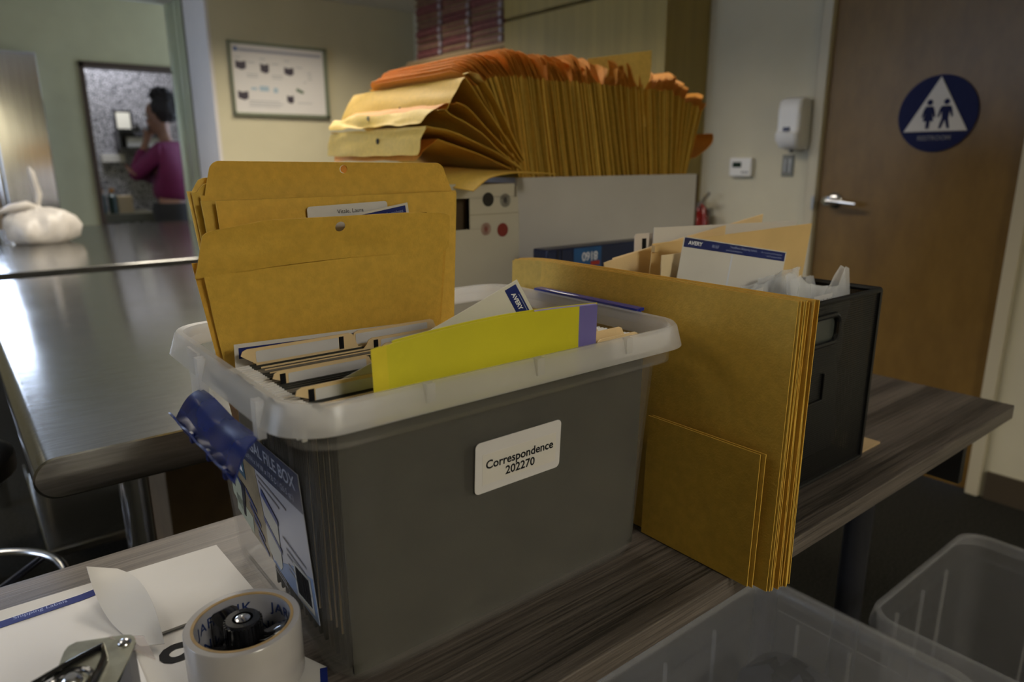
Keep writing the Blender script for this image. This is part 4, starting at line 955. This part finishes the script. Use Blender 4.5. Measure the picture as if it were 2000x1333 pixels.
def interp(xs, ys, t):
    for a, c, d, e in zip(xs, xs[1:], ys, ys[1:]):
        if t <= c: return d + (e-d)*(t-a)/(c-a)
    return ys[-1]
kb = [.9545, .959, .966, .984, 1.055, 1.15, 1.27, 1.46, 1.526]
kt = [.855, .878, .905, .950, 1.018, 1.112, 1.226, 1.450, 1.578]
kz = [1.366, 1.378, 1.386, 1.389, 1.388, 1.388, 1.388, 1.388, 1.345]
cnt = [5, 7, 11, 26, 24, 22, 26, 10]
ts = []
for i, c in enumerate(cnt):
    for q in range(c): ts.append(i+q/c)
ts.append(len(cnt))
GA = 'fanned kraft envelopes'
idx = list(range(len(kb)))
for n_, t in enumerate(ts):
    bx, tx, tz = interp(idx, kb, t), interp(idx, kt, t), interp(idx, kz, t)
    bx += random.uniform(-.0008, .0008); tz += random.uniform(-.004, .003); tx += random.uniform(-.0015, .0015)
    base = Vector((bx, 0, 1.187)); top = Vector((tx, 0, tz)); d = (top-base).normalized(); nrm = Vector((d.z, 0, -d.x))
    L0 = (top-base).length; below = .055
    ya = 1.183+random.uniform(-.003, .006); yb = ya+.388+random.uniform(-.01, .01)
    if t < 3: lab = 'kraft envelope leaning left in the fan, with long orange flap'
    elif t < 4: lab = 'kraft envelope in the dense left part of the fan, right of the leaning ones'
    elif t < 7: lab = 'kraft envelope standing upright in the middle of the fan'
    else: lab = 'kraft envelope leaning right at the right end of the fan'
    fl = random.uniform(.045, .056)
    cl_ = noise.noise(Vector((t*3.1, 4.2, 0)))          # neighbours bend together
    if t >= 3: tz += .010*noise.noise(Vector((t*5.3, 1, 7))); fl = random.uniform(.042, .064)
    thk = random.choice((.0010, .0014, .0022, .0030))
    if t < 2.9: bend = -.55+random.uniform(-.08, .1)
    elif t < 4: bend = random.uniform(-.35, -.1)
    elif t < 5: bend = -.15+1.6*cl_+random.uniform(-.25, .25)
    elif t < 7: bend = .25+2.6*cl_+random.uniform(-.45, .45)
    else: bend = random.uniform(.4, 1.5)
    bow = random.uniform(-.002, .002) + (.004 if t < 3 else 0)
    def P(u, v, base=base, d=d, nrm=nrm, L0=L0, ya=ya, yb=yb, bow=bow, sd=n_):
        s_ = -below + (L0+below)*u
        p = base + d*s_ + nrm*(bow*math.sin(PI*max(0, s_)/L0) + .0010*nz3((u*3, v*2, sd)))
        return Vector((p.x, ya+(yb-ya)*v, p.z))
    b = MB(); b.sheet(P, 7, 4, thk)
    tp = P(1, 0); tp.y = 0
    def Fq(u, v, tp=tp, d=d, nrm=nrm, bend=bend, fl=fl, ya=ya, yb=yb, sd=n_):
        k = 6; p = tp.copy(); st = fl*u/k
        for q in range(k):
            a_ = bend*(.25+.75*min(1, (q+.5)/k*1.6)) * (1 + .25*nz3((v*2, sd, 3)))
            p += (d*math.cos(a_) + nrm*math.sin(a_))*st*1.0
            if u == 0: break
        r_ = max(0, (u-.6)/.4); ins = .012*u + .022*(1-math.sqrt(max(0, 1-r_*r_)))
        y = ya+ins + (yb-ya-2*ins)*v
        return Vector((p.x, y, p.z))
    b.sheet(Fq, 6, 6, .0007, mi=1)
    o = b.build('kraft_envelope', [[K1, K3, K2][n_ % 3], KF], smooth=True)
    tag(o, lab, 'envelope', GA + (' leaning left' if t < 3 else ' in the dense left part' if t < 4 else ' standing upright' if t < 7 else ' leaning right'))

# distinct envelopes at the left of the fan: profile in x,z run along y
def special(label, prof, y0, y1, nb, K=K1, KFm=None, seed=1, skew=(0, 0, 0), wr=.003, hole=None, rnd=.02, far=None, drop=None):
    """prof: (x, z) from the box outward; the last nb segments are the flap"""
    e = thing('kraft_envelope', label, 'envelope', (prof[0][0], (y0+y1)/2, 1.187), 'loose kraft envelopes at the left of the fan')
    P_ = [Vector((x, 0, z)) for x, z in prof]
    Q_ = [Vector((x, 0, z)) for x, z in (far or prof)]
    def along(pts, t):
        t = max(0, min(len(pts)-1, t)); i = min(int(t), len(pts)-2); f = t-i
        # Catmull-Rom
        p0, p1, p2, p3 = pts[max(i-1, 0)], pts[i], pts[i+1], pts[min(i+2, len(pts)-1)]
        return .5*((2*p1) + (p2-p0)*f + (2*p0-5*p1+4*p2-p3)*f*f + (3*p1-p0-3*p2+p3)*f**3) if (pts is not None and smooth_[0]) else p1.lerp(p2, f)
    smooth_ = [True]
    nbody = len(prof)-1-nb
    def mk(t0, t1, flap):
        smooth_[0] = True
        pts1 = P_[:nbody+1] if not flap else P_[nbody:]
        pts2 = Q_[:nbody+1] if not flap else Q_[nbody:]
        T_ = len(pts1)-1
        def F(u, v):
            a, c = along(pts1, u*T_), along(pts2, u*T_)
            p = a.lerp(c, v)
            ins = 0
            if flap:
                r_ = max(0, (u-.5)/.5); ins = .006*u + rnd*(1-math.sqrt(max(0, 1-r_*r_)))
            w_ = wr*(.4+u) if not flap else wr*1.2
            p = p + Vector((w_*nz3((u*3+seed, v*4, seed)), 0, w_*nz3((u*3+seed, v*4.5, seed+9))))
            if flap is False and u == 0: p = a.lerp(c, v)
            return Vector((p.x, y0+ins+(y1-y0-2*ins)*v, p.z))
        return F
    b = MB(); b.sheet(mk(0, 1, False), 12, 20, .0018); b.build('pocket', K, e, smooth=True)
    if nb:
        F = mk(0, 1, True); b = MB(); us_ = [i/10 for i in range(6)] + [.5+.5*math.sin(PI/2*i/7) for i in range(1, 8)]
        b.sheet(F, 0, 22, .0007, us=us_, vs_=[i/22 for i in range(23)]); b.build('flap', KFm or K, e, smooth=True)
        if hole:
            hp_ = F(hole[0], hole[1]); MB().lathe([(0, 0), (.006, 0), (.006, .001), (0, .001)], hp_+Vector((-.0016, 0, .0006)), 18, axis='x').build(hole[2], hole[3], e)
    return e
HOLE = mat('dark hole', (.02, .012, .004, 1), .8)
special('kraft envelope drooping lowest over the printed carton', [(.956, 1.1955), (.90, 1.1985), (.84, 1.199), (.79, 1.190), (.755, 1.168)], 1.06, 1.47, 0, K1, seed=2, wr=.0015,
        far=[(.956, 1.1975), (.90, 1.2090), (.84, 1.214), (.77, 1.214), (.70, 1.205)])
special('kraft envelope with folded corner above the drooping one', [(.957, 1.200), (.87, 1.232), (.80, 1.252), (.765, 1.262), (.735, 1.240), (.722, 1.222)], 1.19, 1.58, 2, K2, KF, seed=3, wr=.002)
special('crumpled envelope with pale yellow flap hanging down at the far left', [(.958, 1.205), (.88, 1.243), (.80, 1.272), (.728, 1.284), (.719, 1.262), (.713, 1.232)], 1.17, 1.585, 2, K1, KL, seed=4, wr=.003, rnd=.006, hole=(.55, .42, 'hole', HOLE))
special('crumpled envelope with bright metal clasp and buckled flap', [(.959, 1.2095), (.89, 1.252), (.83, 1.290), (.775, 1.316), (.745, 1.312), (.722, 1.290)], 1.175, 1.60, 2, K1, KL, seed=5, wr=.009, hole=(.62, .55, 'metal_clasp', mat('bright clasp', (.8, .8, .8, 1), .15, metal=1)))
special('kraft envelope with arched orange flap behind the clasp envelope', [(.960, 1.214), (.90, 1.262), (.84, 1.312), (.800, 1.330), (.775, 1.326), (.752, 1.312)], 1.175, 1.57, 2, K2, KF, seed=6, wr=.004)
special('wide kraft envelope with punched flap folded down, left of the fan', [(.961, 1.218), (.91, 1.275), (.86, 1.330), (.818, 1.376), (.794, 1.342), (.775, 1.312)], 1.17, 1.64, 2, K1, K1, seed=7, wr=.003, rnd=.004, hole=(.75, .40, 'hole', HOLE))
special('kraft envelope with bent triangular yellow corner above the wide one', [(.962, 1.222), (.925, 1.280), (.89, 1.335), (.862, 1.370), (.845, 1.385), (.83, 1.384)], 1.165, 1.60, 2, K1, KL, seed=8, wr=.004)
# the tall pale envelope rising behind the middle of the fan, and the bent flap at the right end
e = MB(); quad(e, (1.24, 1.225, 1.30), (1.362, 1.190, 1.30), (1.372, 1.186, 1.474), (1.205, 1.235, 1.447), .0016, 12, 12, wr=.006, seed=5)
tag(e.build('kraft_envelope', KL, smooth=True), 'pale yellow envelope rising highest out of the middle of the fan', 'envelope', 'odd kraft envelopes of the fan')
e = MB(); e.sheet(lambda u, v: Vector((1.545+.055*math.sin(u*1.6)+.02*u, 1.22+.26*v, 1.20+.085*u-.05*u*u+.004*nz3((u*3, v*4, 2)))), 10, 12, .0012)
tag(e.build('kraft_envelope', K2, smooth=True), 'brown kraft envelope bulging over the right edge of the storage box', 'envelope', 'odd kraft envelopes of the fan')
e = MB(); e.sheet(lambda u, v: Vector((1.575+.075*math.sin(u*PI*.62), 1.20+.16*v, 1.228+.062*u-.030*math.cos(v*5)*0-.0*u)), 10, 8, .0010)
tag(e.build('kraft_envelope', KF, smooth=True), 'bent orange envelope flap sticking out at the right end of the fan', 'envelope', 'odd kraft envelopes of the fan')

# printed white carton left of the storage box
pc = thing('printed_carton', 'white carton with black and red printed discs and a handle hole', 'box', (.81, 1.25, ZS))
CW = mat('off white board', (.56, .53, .44, 1), .6, var=.03, vscale=9)
b = MB(); y_ = 1.115
hx0, hx1, hz0, hz1 = .70, .785, 1.093, 1.152
b.box(.64, .905, y_, y_+.003, ZS+.0006, hz0).box(hx1, .905, y_, y_+.003, hz0, hz1).box(.64, hx0, y_, y_+.003, hz0, hz1).box(.64, .896, y_, y_+.003, hz1, 1.178)
b.box(.64, .643, y_+.003, 1.44, ZS+.0006, 1.178).box(.902, .905, y_+.003, 1.44, ZS+.0006, 1.172).box(.64, .905, 1.437, 1.44, ZS+.0006, 1.178).box(.643, .902, y_+.003, 1.437, ZS+.0006, ZS+.004)
b.box(.643, .898, y_+.003, 1.437, 1.174, 1.1775)
b.build('body', CW, pc, bevel=.0015)
MB().box(hx0-.01, hx1+.01, 1.14, 1.145, hz0-.01, hz1+.01).build('inner_board', mat('brown inner board', (.07, .045, .02, 1), .7), pc)
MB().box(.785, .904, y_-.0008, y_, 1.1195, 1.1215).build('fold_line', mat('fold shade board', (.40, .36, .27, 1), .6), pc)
cf = Fr((0, y_-.0003, 0), (1, 0, 0), (0, 0, 1))
def disc(x, z, r, m, nm, rays=False):
    b = MB()
    if rays:
        for k in range(22):
            a = 2*PI*k/22; cf.poly(b, [(x+r*.15*math.cos(a-.1), z+r*.15*math.sin(a-.1)), (x+r*math.cos(a-.07), z+r*math.sin(a-.07)), (x+r*math.cos(a+.07), z+r*math.sin(a+.07)), (x+r*.15*math.cos(a+.1), z+r*.15*math.sin(a+.1))], .0004)
        cf.poly(b, [(x+r*.35*math.cos(2*PI*k/24), z+r*.35*math.sin(2*PI*k/24)) for k in range(24)], .0005)
    else: cf.poly(b, [(x+r*math.cos(2*PI*k/32), z+r*1.0*math.sin(2*PI*k/32)) for k in range(32)], .0005)
    b.build(nm, m, pc)
disc(.829, 1.1485, .0135, mat('black brown print', (.012, .010, .008, 1), .5), 'black_disc'); disc(.871, 1.1455, .0135, mat('grey print2', (.07, .065, .065, 1), .5), 'grey_starburst', True)
disc(.823, 1.092, .0125, mat('pink print', (.28, .10, .08, 1), .5), 'pink_starburst', True); disc(.864, 1.088, .0135, mat('red print', (.22, .025, .015, 1), .5), 'red_disc')
# blue label package before the storage box
bp = thing('label_package', 'dark blue label package standing in front of the white storage box', 'package', (1.0, 1.03, ZS))
MB().box(.888, 1.205, 1.008, 1.050, ZS+.0006, 1.055).build('box', mat('dark blue carton', (.006, .016, .065, 1), .35, var=.1, vscale=20), bp, bevel=.003)
MB().box(.958, 1.035, 1.0072, 1.0079, ZS+.02, 1.053).build('blue_panel', mat('mid blue print', (.008, .085, .26, 1), .35, var=.3, vscale=14), bp)
MB().box(.912, .918, 1.0070, 1.0079, ZS+.01, 1.054).box(.925, .928, 1.0070, 1.0079, ZS+.01, 1.054).build('edge_lines', mat('navy line', (.002, .006, .03, 1), .35), bp)
b = MB(); put_text(b, Fr((1.024, 1.0069, 1.043), (-1, 0, 0), (0, 0, -1)), 0, 0, '8160', .024, .0004, bold=.0006, spacing=.9)
b.build('number', WINK, bp)
MB().box(1.005, 1.03, 1.0066, 1.0071, 1.016, 1.024).build('red_mark', RINK, bp)

# ------------------------------------------------------------------ papers and tape gun at the lower left
z_ = T+.0004
def flat(name, pts, th, m, z, label=None, cat=None, par=None):
    b = MB(); b.prism([(x, y, z) for x, y in pts], (0, 0, th)); o = b.build(name, m, par)
    if label: tag(o, label, cat)
    return o
s1 = thing('letter_sheet', 'white sheet with large black lettering under the tape gun', 'paper', (.1, .6, T))
flat('sheet', [(-.06, .46), (.196, .476), (.190, .672), (-.06, .684)], .0006, WHITE, z_, par=s1)
b = MB(); fr = Fr((.091, .617, z_+.0007), (1, .10, 0), (-.10, 1, 0)); put_text(b, fr, 0, 0, 'C Y', .033, .0004, bold=.0026, spacing=1.0); b.build('lettering', INK, s1)
s0 = thing('label_sheet', 'label sheet with dark blue edge beside the foot of the file box', 'label sheet', (.16, .5, T))
flat('sheet', [(.07, .40), (.150, .392), (.204, .524), (.190, .560), (.10, .56)], .0005, WHITE, z_+.0008, par=s0)
flat('blue_band', [(.143, .392), (.150, .392), (.204, .524), (.198, .526)], .0002, AVB, z_+.0013, par=s0)
tag(flat('white_envelope', [(-.05, .668), (.193, .664), (.1885, .797), (-.05, .805)], .0025, WHITE, z_+.0014), 'large plain white envelope on the table, left of the file box', 'envelope')
s2 = thing('label_sheet', 'label sheet with dark blue upper band lying at the lower left', 'label sheet', (0, .68, T))
b = MB(); b.sheet(lambda u, v: Vector((-.15+.223*u, .555+.006*u+(.226-.002*u)*v, z_+.0042+.0035*max(0, math.sin(u*7))*v*v)), 26, 10, .0005); b.build('sheet', mat('glossy label paper', (.74, .72, .70, 1), .3), s2, smooth=True)
b = MB(); b.sheet(lambda u, v: Vector((-.15+.223*u, .555+.006*u+(.226-.002*u)*(.935+.055*v), z_+.0048+.0035*max(0, math.sin(u*7))*(.935+.055*v)**2)), 26, 2, .0003); b.build('blue_band', AVB, s2, smooth=True)
b = MB(); fr = Fr((-.01, .770, z_+.0085), (1, .0, 0), (0, 1, 0)); put_text(b, fr, 0, 0, 'Shipping Labels', .0075, 0); b.build('lettering', BINK, s2)
# curled backing paper
cu = MB()
def cP2(u, v):
    yb_ = .652+.118*u; w0 = .008+.022*math.sin(PI*(.15+.75*u))
    x = .088 - .012*u + w0*(v-.5)*1.0 - .018*v*0
    lift = .040*(v)**1.5*(.35+.8*u) if True else 0
    return Vector((x - .012*(1-v)*u, yb_ - .010*v + .018*u*v, z_+.0062+.034*u*u*(1-.5*v)+.020*math.sin(PI*u)*v))
cu.sheet(cP2, 14, 8, .0006)
tag(cu.build('curled_label', WHITE, smooth=True), 'curled white label backing standing up beside the tape gun', 'paper')

# tape gun lying on its side, roll upright
tg = thing('tape_gun', 'packing tape gun with clear tape roll and black hub, lower left', 'tape dispenser', (.142, .548, T))
CX, CY, ZB0, ZT0 = .1435, .5485, .7905, .8435
TAPE = mat('clear tape roll', (.46, .44, .43, 1), .22, transl=.2, tcol=(.6, .58, .55, 1), coat=.3, var=.05, vscale=30)
CORE = mat('tan cardboard core', (.36, .24, .10, 1), .7, var=.2, vscale=60)
MB().lathe([(.0415, ZB0), (.0465, ZB0), (.0470, ZB0+.001), (.0470, ZT0-.001), (.0462, ZT0), (.0412, ZT0)], (CX, CY, 0), 64).build('tape_roll', TAPE, tg, smooth=True, angle=50)
MB().lathe([(.0387, ZB0), (.0411, ZB0), (.0411, ZT0+.0002), (.0387, ZT0+.0002), (.0387, ZB0)], (CX, CY, 0), 64).build('core', CORE, tg, smooth=True, angle=50)
MB().lathe([(.0384, ZB0+.001), (.0386, ZB0+.001), (.0386, ZT0-.0008), (.0384, ZT0-.0008)], (CX, CY, 0), 64).build('core_lining', mat('grey core paper', (.30, .30, .33, 1), .5), tg, smooth=True)
b = MB(); rad = .0381
v_, f_ = text_geo('JARLINK', .0135, bold=.0001, spacing=1.15)
wd = max(p.x for p in v_)
for row, (zz, a0s) in enumerate(((ZT0-.017, (2.55, .62)), (ZT0-.037, (1.9, 3.3, .05)))):
    for a0 in a0s:
        b.add([Vector((CX+rad*math.cos(a0+(-p.x)/rad), CY+rad*math.sin(a0+(-p.x)/rad), zz+p.y)) for p in v_], f_)
b.build('core_lettering', mat('dark blue ink', (.012, .03, .12, 1), .5), tg)
HB = mat('glossy black hub', (.006, .006, .007, 1), .14, coat=.5)
hub = MB(); hub.lathe([(0, .802), (.034, .802), (.036, .806), (.033, .811), (.020, .813), (.018, .822), (.0155, .824), (.0145, .842), (.0135, .846), (.0085, .846), (.008, .840), (0, .840)], (CX, CY, 0), 48)
hb = hub.build('hub', HB, tg, smooth=True, angle=35)
for a in (1.75, 3.75, 5.65):
    c_, s_ = math.cos(a), math.sin(a); tx, ty = -s_, c_; b = MB(); loops = []
    for r_, hw, zt in ((.012, .009, .828), (.020, .011, .831), (.028, .0115, .836), (.0345, .012, .838), (.0376, .011, .836)):
        p = Vector((CX+c_*r_, CY+s_*r_, 0)); loops.append([p+Vector((tx*hw, ty*hw, .803)), p+Vector((-tx*hw, -ty*hw, .803)), p+Vector((-tx*hw, -ty*hw, zt-.003)), p+Vector((-tx*hw*.7, -ty*hw*.7, zt)), p+Vector((tx*hw*.7, ty*hw*.7, zt)), p+Vector((tx*hw, ty*hw, zt-.003))])
    b.loft(loops); b.build('arm', HB, hb, smooth=True, angle=45)
b = MB()
for k in range(28):
    a = 2*PI*k/28; c_, s_ = math.cos(a), math.sin(a); M_ = Matrix.Translation((CX, CY, 0)) @ Matrix.Rotation(a, 4, 'Z'); b.box(.0140, .0158, -.0008, .0008, .826, .8435, M=M_)
b.build('knob_ribs', HB, hb)
MB().lathe([(0, .8475), (.004, .8475), (.0062, .846), (.0066, .8405), (0, .8405)], (CX, CY, 0), 24).build('screw_head', CHROME, hb, smooth=True)
# frame of the gun: metal side plate, black side wall, cutter guard
PZ = .866
plate = MB(); plate.prism([(.018, .560, PZ), (.0215, .5655, PZ), (.027, .567, PZ), (.057, .5535, PZ), (.0615, .550, PZ), (.063, .5455, PZ), (.0625, .5385, PZ), (.054, .520, PZ), (.040, .495, PZ), (-.005, .43, PZ), (-.02, .45, PZ)], (0, 0, .0016))
plate.build('side_plate', mat('worn grey green metal', (.34, .34, .27, 1), .3, metal=.85, var=.2, vscale=60), tg, bevel=.0005)
b = MB(); b.prism([(.0605, .548, .80), (.0615, .5385, .80), (.046, .505, .80), (.030, .47, .80), (.026, .472, .80), (.042, .507, .80), (.056, .5385, .80)], (0, 0, .0655)); b.build('side_wall', HB, tg)
MB().lathe([(0, PZ+.0045), (.0025, PZ+.0042), (.0045, PZ+.003), (.005, PZ+.0016)], (.0555, .5425, 0), 20).build('rivet', CHROME, tg, smooth=True)
MB().lathe([(0, PZ+.007), (.004, PZ+.0068), (.007, PZ+.004), (.0075, PZ+.0016)], (.018, .519, 0), 24).build('bolt', CHROME, tg, smooth=True)
b = MB(); b.tube([(.018+.0125*math.cos(2*PI*k/32), .519+.0125*math.sin(2*PI*k/32), PZ+.0022) for k in range(33)], .0022, 8, caps=False)
b.tube([(-.004, .531, PZ+.003), (.02, .5405, PZ+.003), (.042, .547, PZ+.003), (.040, .53, PZ+.003), (.028, .505, PZ+.003)], .0026, 8)
b.build('spring_wire', HB, tg, smooth=True)
b = MB(); b.prism([(.075, .596, .832), (.047, .556, .868), (.070, .515, .862)], (.0006, .0008, .0006)); b.build('cutter_guard', plastic('clear guard', (.6, .5, .48, 1), .42, .2, .2), tg)
b = MB(); v_ = [(.0595, .5595, .8585), (.0635, .5655, .8545), (.0652, .556, .8575)]; b.prism([Vector(p)+Vector((-.0004, -.0004, .0010)) for p in v_], (0, 0, .0003)); b.build('red_triangle', RINK, tg)
MB().box(-.02, .03, .48, .545, T+.0052, .862).build('handle', BLACK, tg, bevel=.008)

# ------------------------------------------------------------------ clear bins on the floor, right of the table
def bin_(label, x0, x1, y0, y1, zt, lid, name='plastic_bin'):
    t = thing(name, label, 'bin', ((x0+x1)/2, (y0+y1)/2, 0))
    s_ = .035
    prof = [(.001, s_+.008, .03), (.004, s_, .035), (zt*.5, s_*.55, .04), (zt-.05, s_*.25+.004, .042), (zt-.048, .004, .045), (zt, 0, .048)]
    lo = [rr(x0+d, x1-d, y0+d, y1-d, r, z, 8) for z, d, r in prof]; li = [rr(x0+d+.003, x1-d-.003, y0+d+.003, y1-d-.003, r, max(z, .004), 8) for z, d, r in reversed(prof)]
    MB().loft(lo+li).build('body', BIN, t, smooth=True, angle=35)
    r1 = [rr(x0+d, x1-d, y0+d, y1-d, r, z, 8) for z, d, r in ((zt-.030, -.010, .056), (zt+.002, -.004, .052), (zt+.003, .006, .045), (zt-.002, .006, .045))]
    MB().loft(r1, (False, False)).build('rim', BINR, t, smooth=True, angle=50)
    b = MB()
    for k in range(1, 4):
        xq = x0+(x1-x0)*k/4; b.box(xq-.002, xq+.002, y1-.012, y1-.006, .05, zt-.05)
        yq = y0+(y1-y0)*k/4; b.box(x1-.012, x1-.006, yq-.002, yq+.002, .05, zt-.05)
    b.build('ribs', BINR, t)
    if lid:
        zz = zt+.0035
        l = [rr(x0+d, x1-d, y0+d, y1-d, r, z, 8) for z, d, r in ((zz-.012, -.012, .06), (zz+.008, -.010, .058), (zz+.010, .0, .05), (zz+.010, .018, .04), (zz+.002, .022, .038), (zz+.002, .07, .03), (zz+.008, .075, .028))]
        MB().loft(l, (False, True)).build('lid', BINR, t, smooth=True, angle=35)
        b = MB(); b.box(x1-.012, x1-.004, y0+.10, y1-.05, zz+.0105, zz+.014); b.build('lid_ridge', BINR, t, smooth=True)
    return t
bin_('lidded clear plastic bin on the floor under the front edge of the table', .60, 1.190, .28, .690, .385, True)
bin_('open empty clear plastic bin at the lower right, beyond the table leg', 1.238, 1.72, -.10, .487, .395, False)
DB = mat('dark blue cloth', (.008, .011, .022, 1), .8, var=.3, vscale=20)
o = MB().loft([rr(.96-d, 1.09+d, .45-d, .58+d, .05, z) for z, d in ((.006, .0), (.05, .02), (.24, .025), (.33, .01), (.36, -.03))]).build('dark_bundle', DB, smooth=True); tag(o, 'dark blue bundle inside the lidded clear bin', 'bundle')
o = MB().box(.70, .74, .40, .55, .006, .26).build('dark_case', mat('dark slate case', (.02, .025, .032, 1), .4), bevel=.005); tag(o, 'dark slate case standing inside the lidded clear bin', 'case')
tag(MB().box(1.20, 1.23, .62, .72, .0005, .04).build('brown_block', mat('brown red block', (.09, .04, .028, 1), .7), bevel=.004), 'small reddish brown block on the carpet under the table', 'block')
# ------------------------------------------------------------------ the woman standing beyond the counter
PO = Vector((1.375, 5.80, 0)); ff = Vector((-.783, .622, 0)); lf_ = Vector((-.622, -.783, 0))   # facing, her left
def W(f, l, z): return PO + ff*f + lf_*l + Vector((0, 0, z))
per = thing('person', 'person in magenta sweater and black skirt, arms folded with hand at chin', 'person', PO)
SKIN = mat('brown skin', (.20, .095, .055, 1), .5, var=.08, vscale=20)
def skin_obj(name, chains, m, parent, sub=2):
    """chains: list of lists of (f,l,z,radius); the first vertex of a chain joins the nearest earlier vertex at the same place"""
    me = bpy.data.meshes.new(name); vs__, es, rs = [], [], []; key = {}
    for ch_ in chains:
        prev = None
        for (f, l, z, r) in ch_:
            k = (round(f, 4), round(l, 4), round(z, 4))
            if k in key: i = key[k]
            else: i = len(vs__); vs__.append(tuple(W(f, l, z))); rs.append(r); key[k] = i
            if prev is not None and prev != i: es.append((prev, i))
            prev = i
    me.from_pydata(vs__, es, []); o = bpy.data.objects.new(name, me); COL.objects.link(o)
    o.modifiers.new('skin', 'SKIN')
    if not me.skin_vertices: 
        bm = bmesh.new(); bm.from_mesh(me); bm.verts.layers.skin.verify(); bm.to_mesh(me); bm.free()
    for i, r in enumerate(rs): me.skin_vertices[0].data[i].radius = (r, r) if not isinstance(r, tuple) else r
    me.skin_vertices[0].data[0].use_root = True
    s_ = o.modifiers.new('sub', 'SUBSURF'); s_.levels = sub; s_.render_levels = sub
    dg = bpy.context.evaluated_depsgraph_get(); bpy.context.view_layer.update()
    m2 = bpy.data.meshes.new_from_object(o.evaluated_get(bpy.context.evaluated_depsgraph_get()))
    bpy.data.objects.remove(o)
    m2.materials.clear(); m2.materials.append(m)
    for p in m2.polygons: p.use_smooth = True
    o = bpy.data.objects.new(name, m2); COL.objects.link(o)
    o.parent = parent; o.matrix_parent_inverse = Matrix.Translation(-parent.location)
    return o
pel = (0, 0, .93, .115); sp1 = (.0, 0, 1.06, .10); ch1 = (.01, 0, 1.22, .115); nb_ = (.01, 0, 1.36, .055); nk = (.025, 0, 1.42, .045); hd1 = (.05, 0, 1.50, .075); hd2 = (.045, 0, 1.58, .088); hd3 = (.035, 0, 1.65, .06)
body = [[pel, sp1, ch1, nb_, nk, hd1, hd2, hd3], [hd1, (.115, 0, 1.475, .022)], [hd2, (.120, 0, 1.60, .03)], [hd1, (.142, 0, 1.53, .010)]]
hand = {}
for s_, wr_, in ((1, (.150, .02, 1.375)), (-1, (.235, .13, 1.165))):
    sh_ = (.0, s_*.155, 1.315, .052)
    el = (.20, s_*.150, 1.120, .040) if s_ == 1 else (.19, -.15, 1.105, .040)
    body.append([ch1, sh_, ((sh_[0]+el[0])/2, (sh_[1]+el[1])/2, (sh_[2]+el[2])/2, .045), el, tuple((el[i]*.45+wr_[i]*.55) for i in range(3))+(.034,), wr_+(.023,)])
    if s_ == 1:
        palm = (.142, .005, 1.420, .026); body.append([wr_+(.023,), palm])
        for q in range(4): body.append([palm, (.138-.010*q, -.012-.006*q, 1.447-.006*q, .0095), (.130-.012*q, -.020, 1.468-.010*q, .008)])
        body.append([palm, (.155, .022, 1.440, .010), (.150, .018, 1.465, .009)])
    else:
        palm = (.225, .165, 1.172, .025); body.append([wr_+(.023,), palm])
        for q in range(4): body.append([palm, (.215-.012*q, .192, 1.180-.014*q, .0095), (.200-.012*q, .204, 1.178-.014*q, .008)])
        body.append([palm, (.240, .175, 1.195, .010), (.232, .19, 1.212, .009)])
    body.append([pel, (0, s_*.09, .86, .085), (.01, s_*.095, .48, .055), (-.005, s_*.095, .10, .036), (.04, s_*.10, .035, .032), (.12, s_*.105, .028, .026)])
bo = skin_obj('body', body, SKIN, per)
SWE = mat('magenta knit', (.105, .001, .042, 1), .8, var=.12, vscale=40, bump=.3, bscale=120)
sw_ = [[(0, 0, .92, .165), (0, 0, 1.04, .155), (.01, 0, 1.20, .172), (.01, 0, 1.335, .085)]]
for s_ in (1, -1):
    sh_ = (.0, s_*.165, 1.30, .082); el = (.20, s_*.150, 1.120, .056) if s_ == 1 else (.19, -.15, 1.105, .056); wr_ = (.165, .045, 1.315) if s_ == 1 else (.225, .085, 1.15)
    sw_.append([(.01, 0, 1.20, .172), sh_, ((sh_[0]+el[0])/2, (sh_[1]+el[1])/2, (sh_[2]+el[2])/2, .064), el, tuple((el[i]*.5+wr_[i]*.5) for i in range(3))+(.050,), wr_+(.042,)])
skin_obj('sweater', sw_, SWE, per)
loops = []
for z_, a_, b__ in ((.93, .150, .178), (.88, .160, .188), (.80, .150, .185), (.65, .155, .19), (.45, .150, .185), (.42, .147, .182)):
    loops.append([W(a_*math.cos(2*PI*k/28), b__*math.sin(2*PI*k/28), z_) for k in range(28)])
MB().loft(loops, (True, True)).build('skirt', mat('black cloth', (.008, .008, .009, 1), .8), per, smooth=True)
def blob(name, cen, rad, m, amp, freq, parent, sub=4):
    bm = bmesh.new(); bmesh.ops.create_icosphere(bm, subdivisions=sub, radius=1)
    for v in bm.verts:
        d = v.co.normalized(); k = 1+amp*noise.noise(d*freq)+amp*.6*noise.noise(d*freq*3)
        v.co = W(cen[0]+d.x*rad[0]*k, cen[1]+d.y*rad[1]*k, cen[2]+d.z*rad[2]*k)
    me = bpy.data.meshes.new(name); bm.to_mesh(me); bm.free(); me.materials.append(m)
    for p in me.polygons: p.use_smooth = True
    o = bpy.data.objects.new(name, me); COL.objects.link(o); o.parent = parent; o.matrix_parent_inverse = Matrix.Translation(-parent.location); return o
HAIR = mat('dark curly hair', (.012, .008, .008, 1), .7, bump=.6, bscale=90)
blob('hair', (-.015, 0, 1.605), (.105, .108, .10), HAIR, .16, 3.0, per)
blob('hair_bun', (.01, 0, 1.695), (.075, .07, .055), HAIR, .35, 4.0, per)
for s_ in (1, -1):
    blob('eye', (.122, s_*.032, 1.555), (.010, .012, .010), mat('eye white', (.5, .48, .46, 1), .3), 0, 1, per, 2)
    blob('ear', (.04, s_*.088, 1.54), (.018, .010, .03), SKIN, 0, 1, per, 2)
blob('lips', (.122, 0, 1.495), (.012, .022, .008), mat('lip red brown', (.22, .05, .045, 1), .5), 0, 1, per, 2)
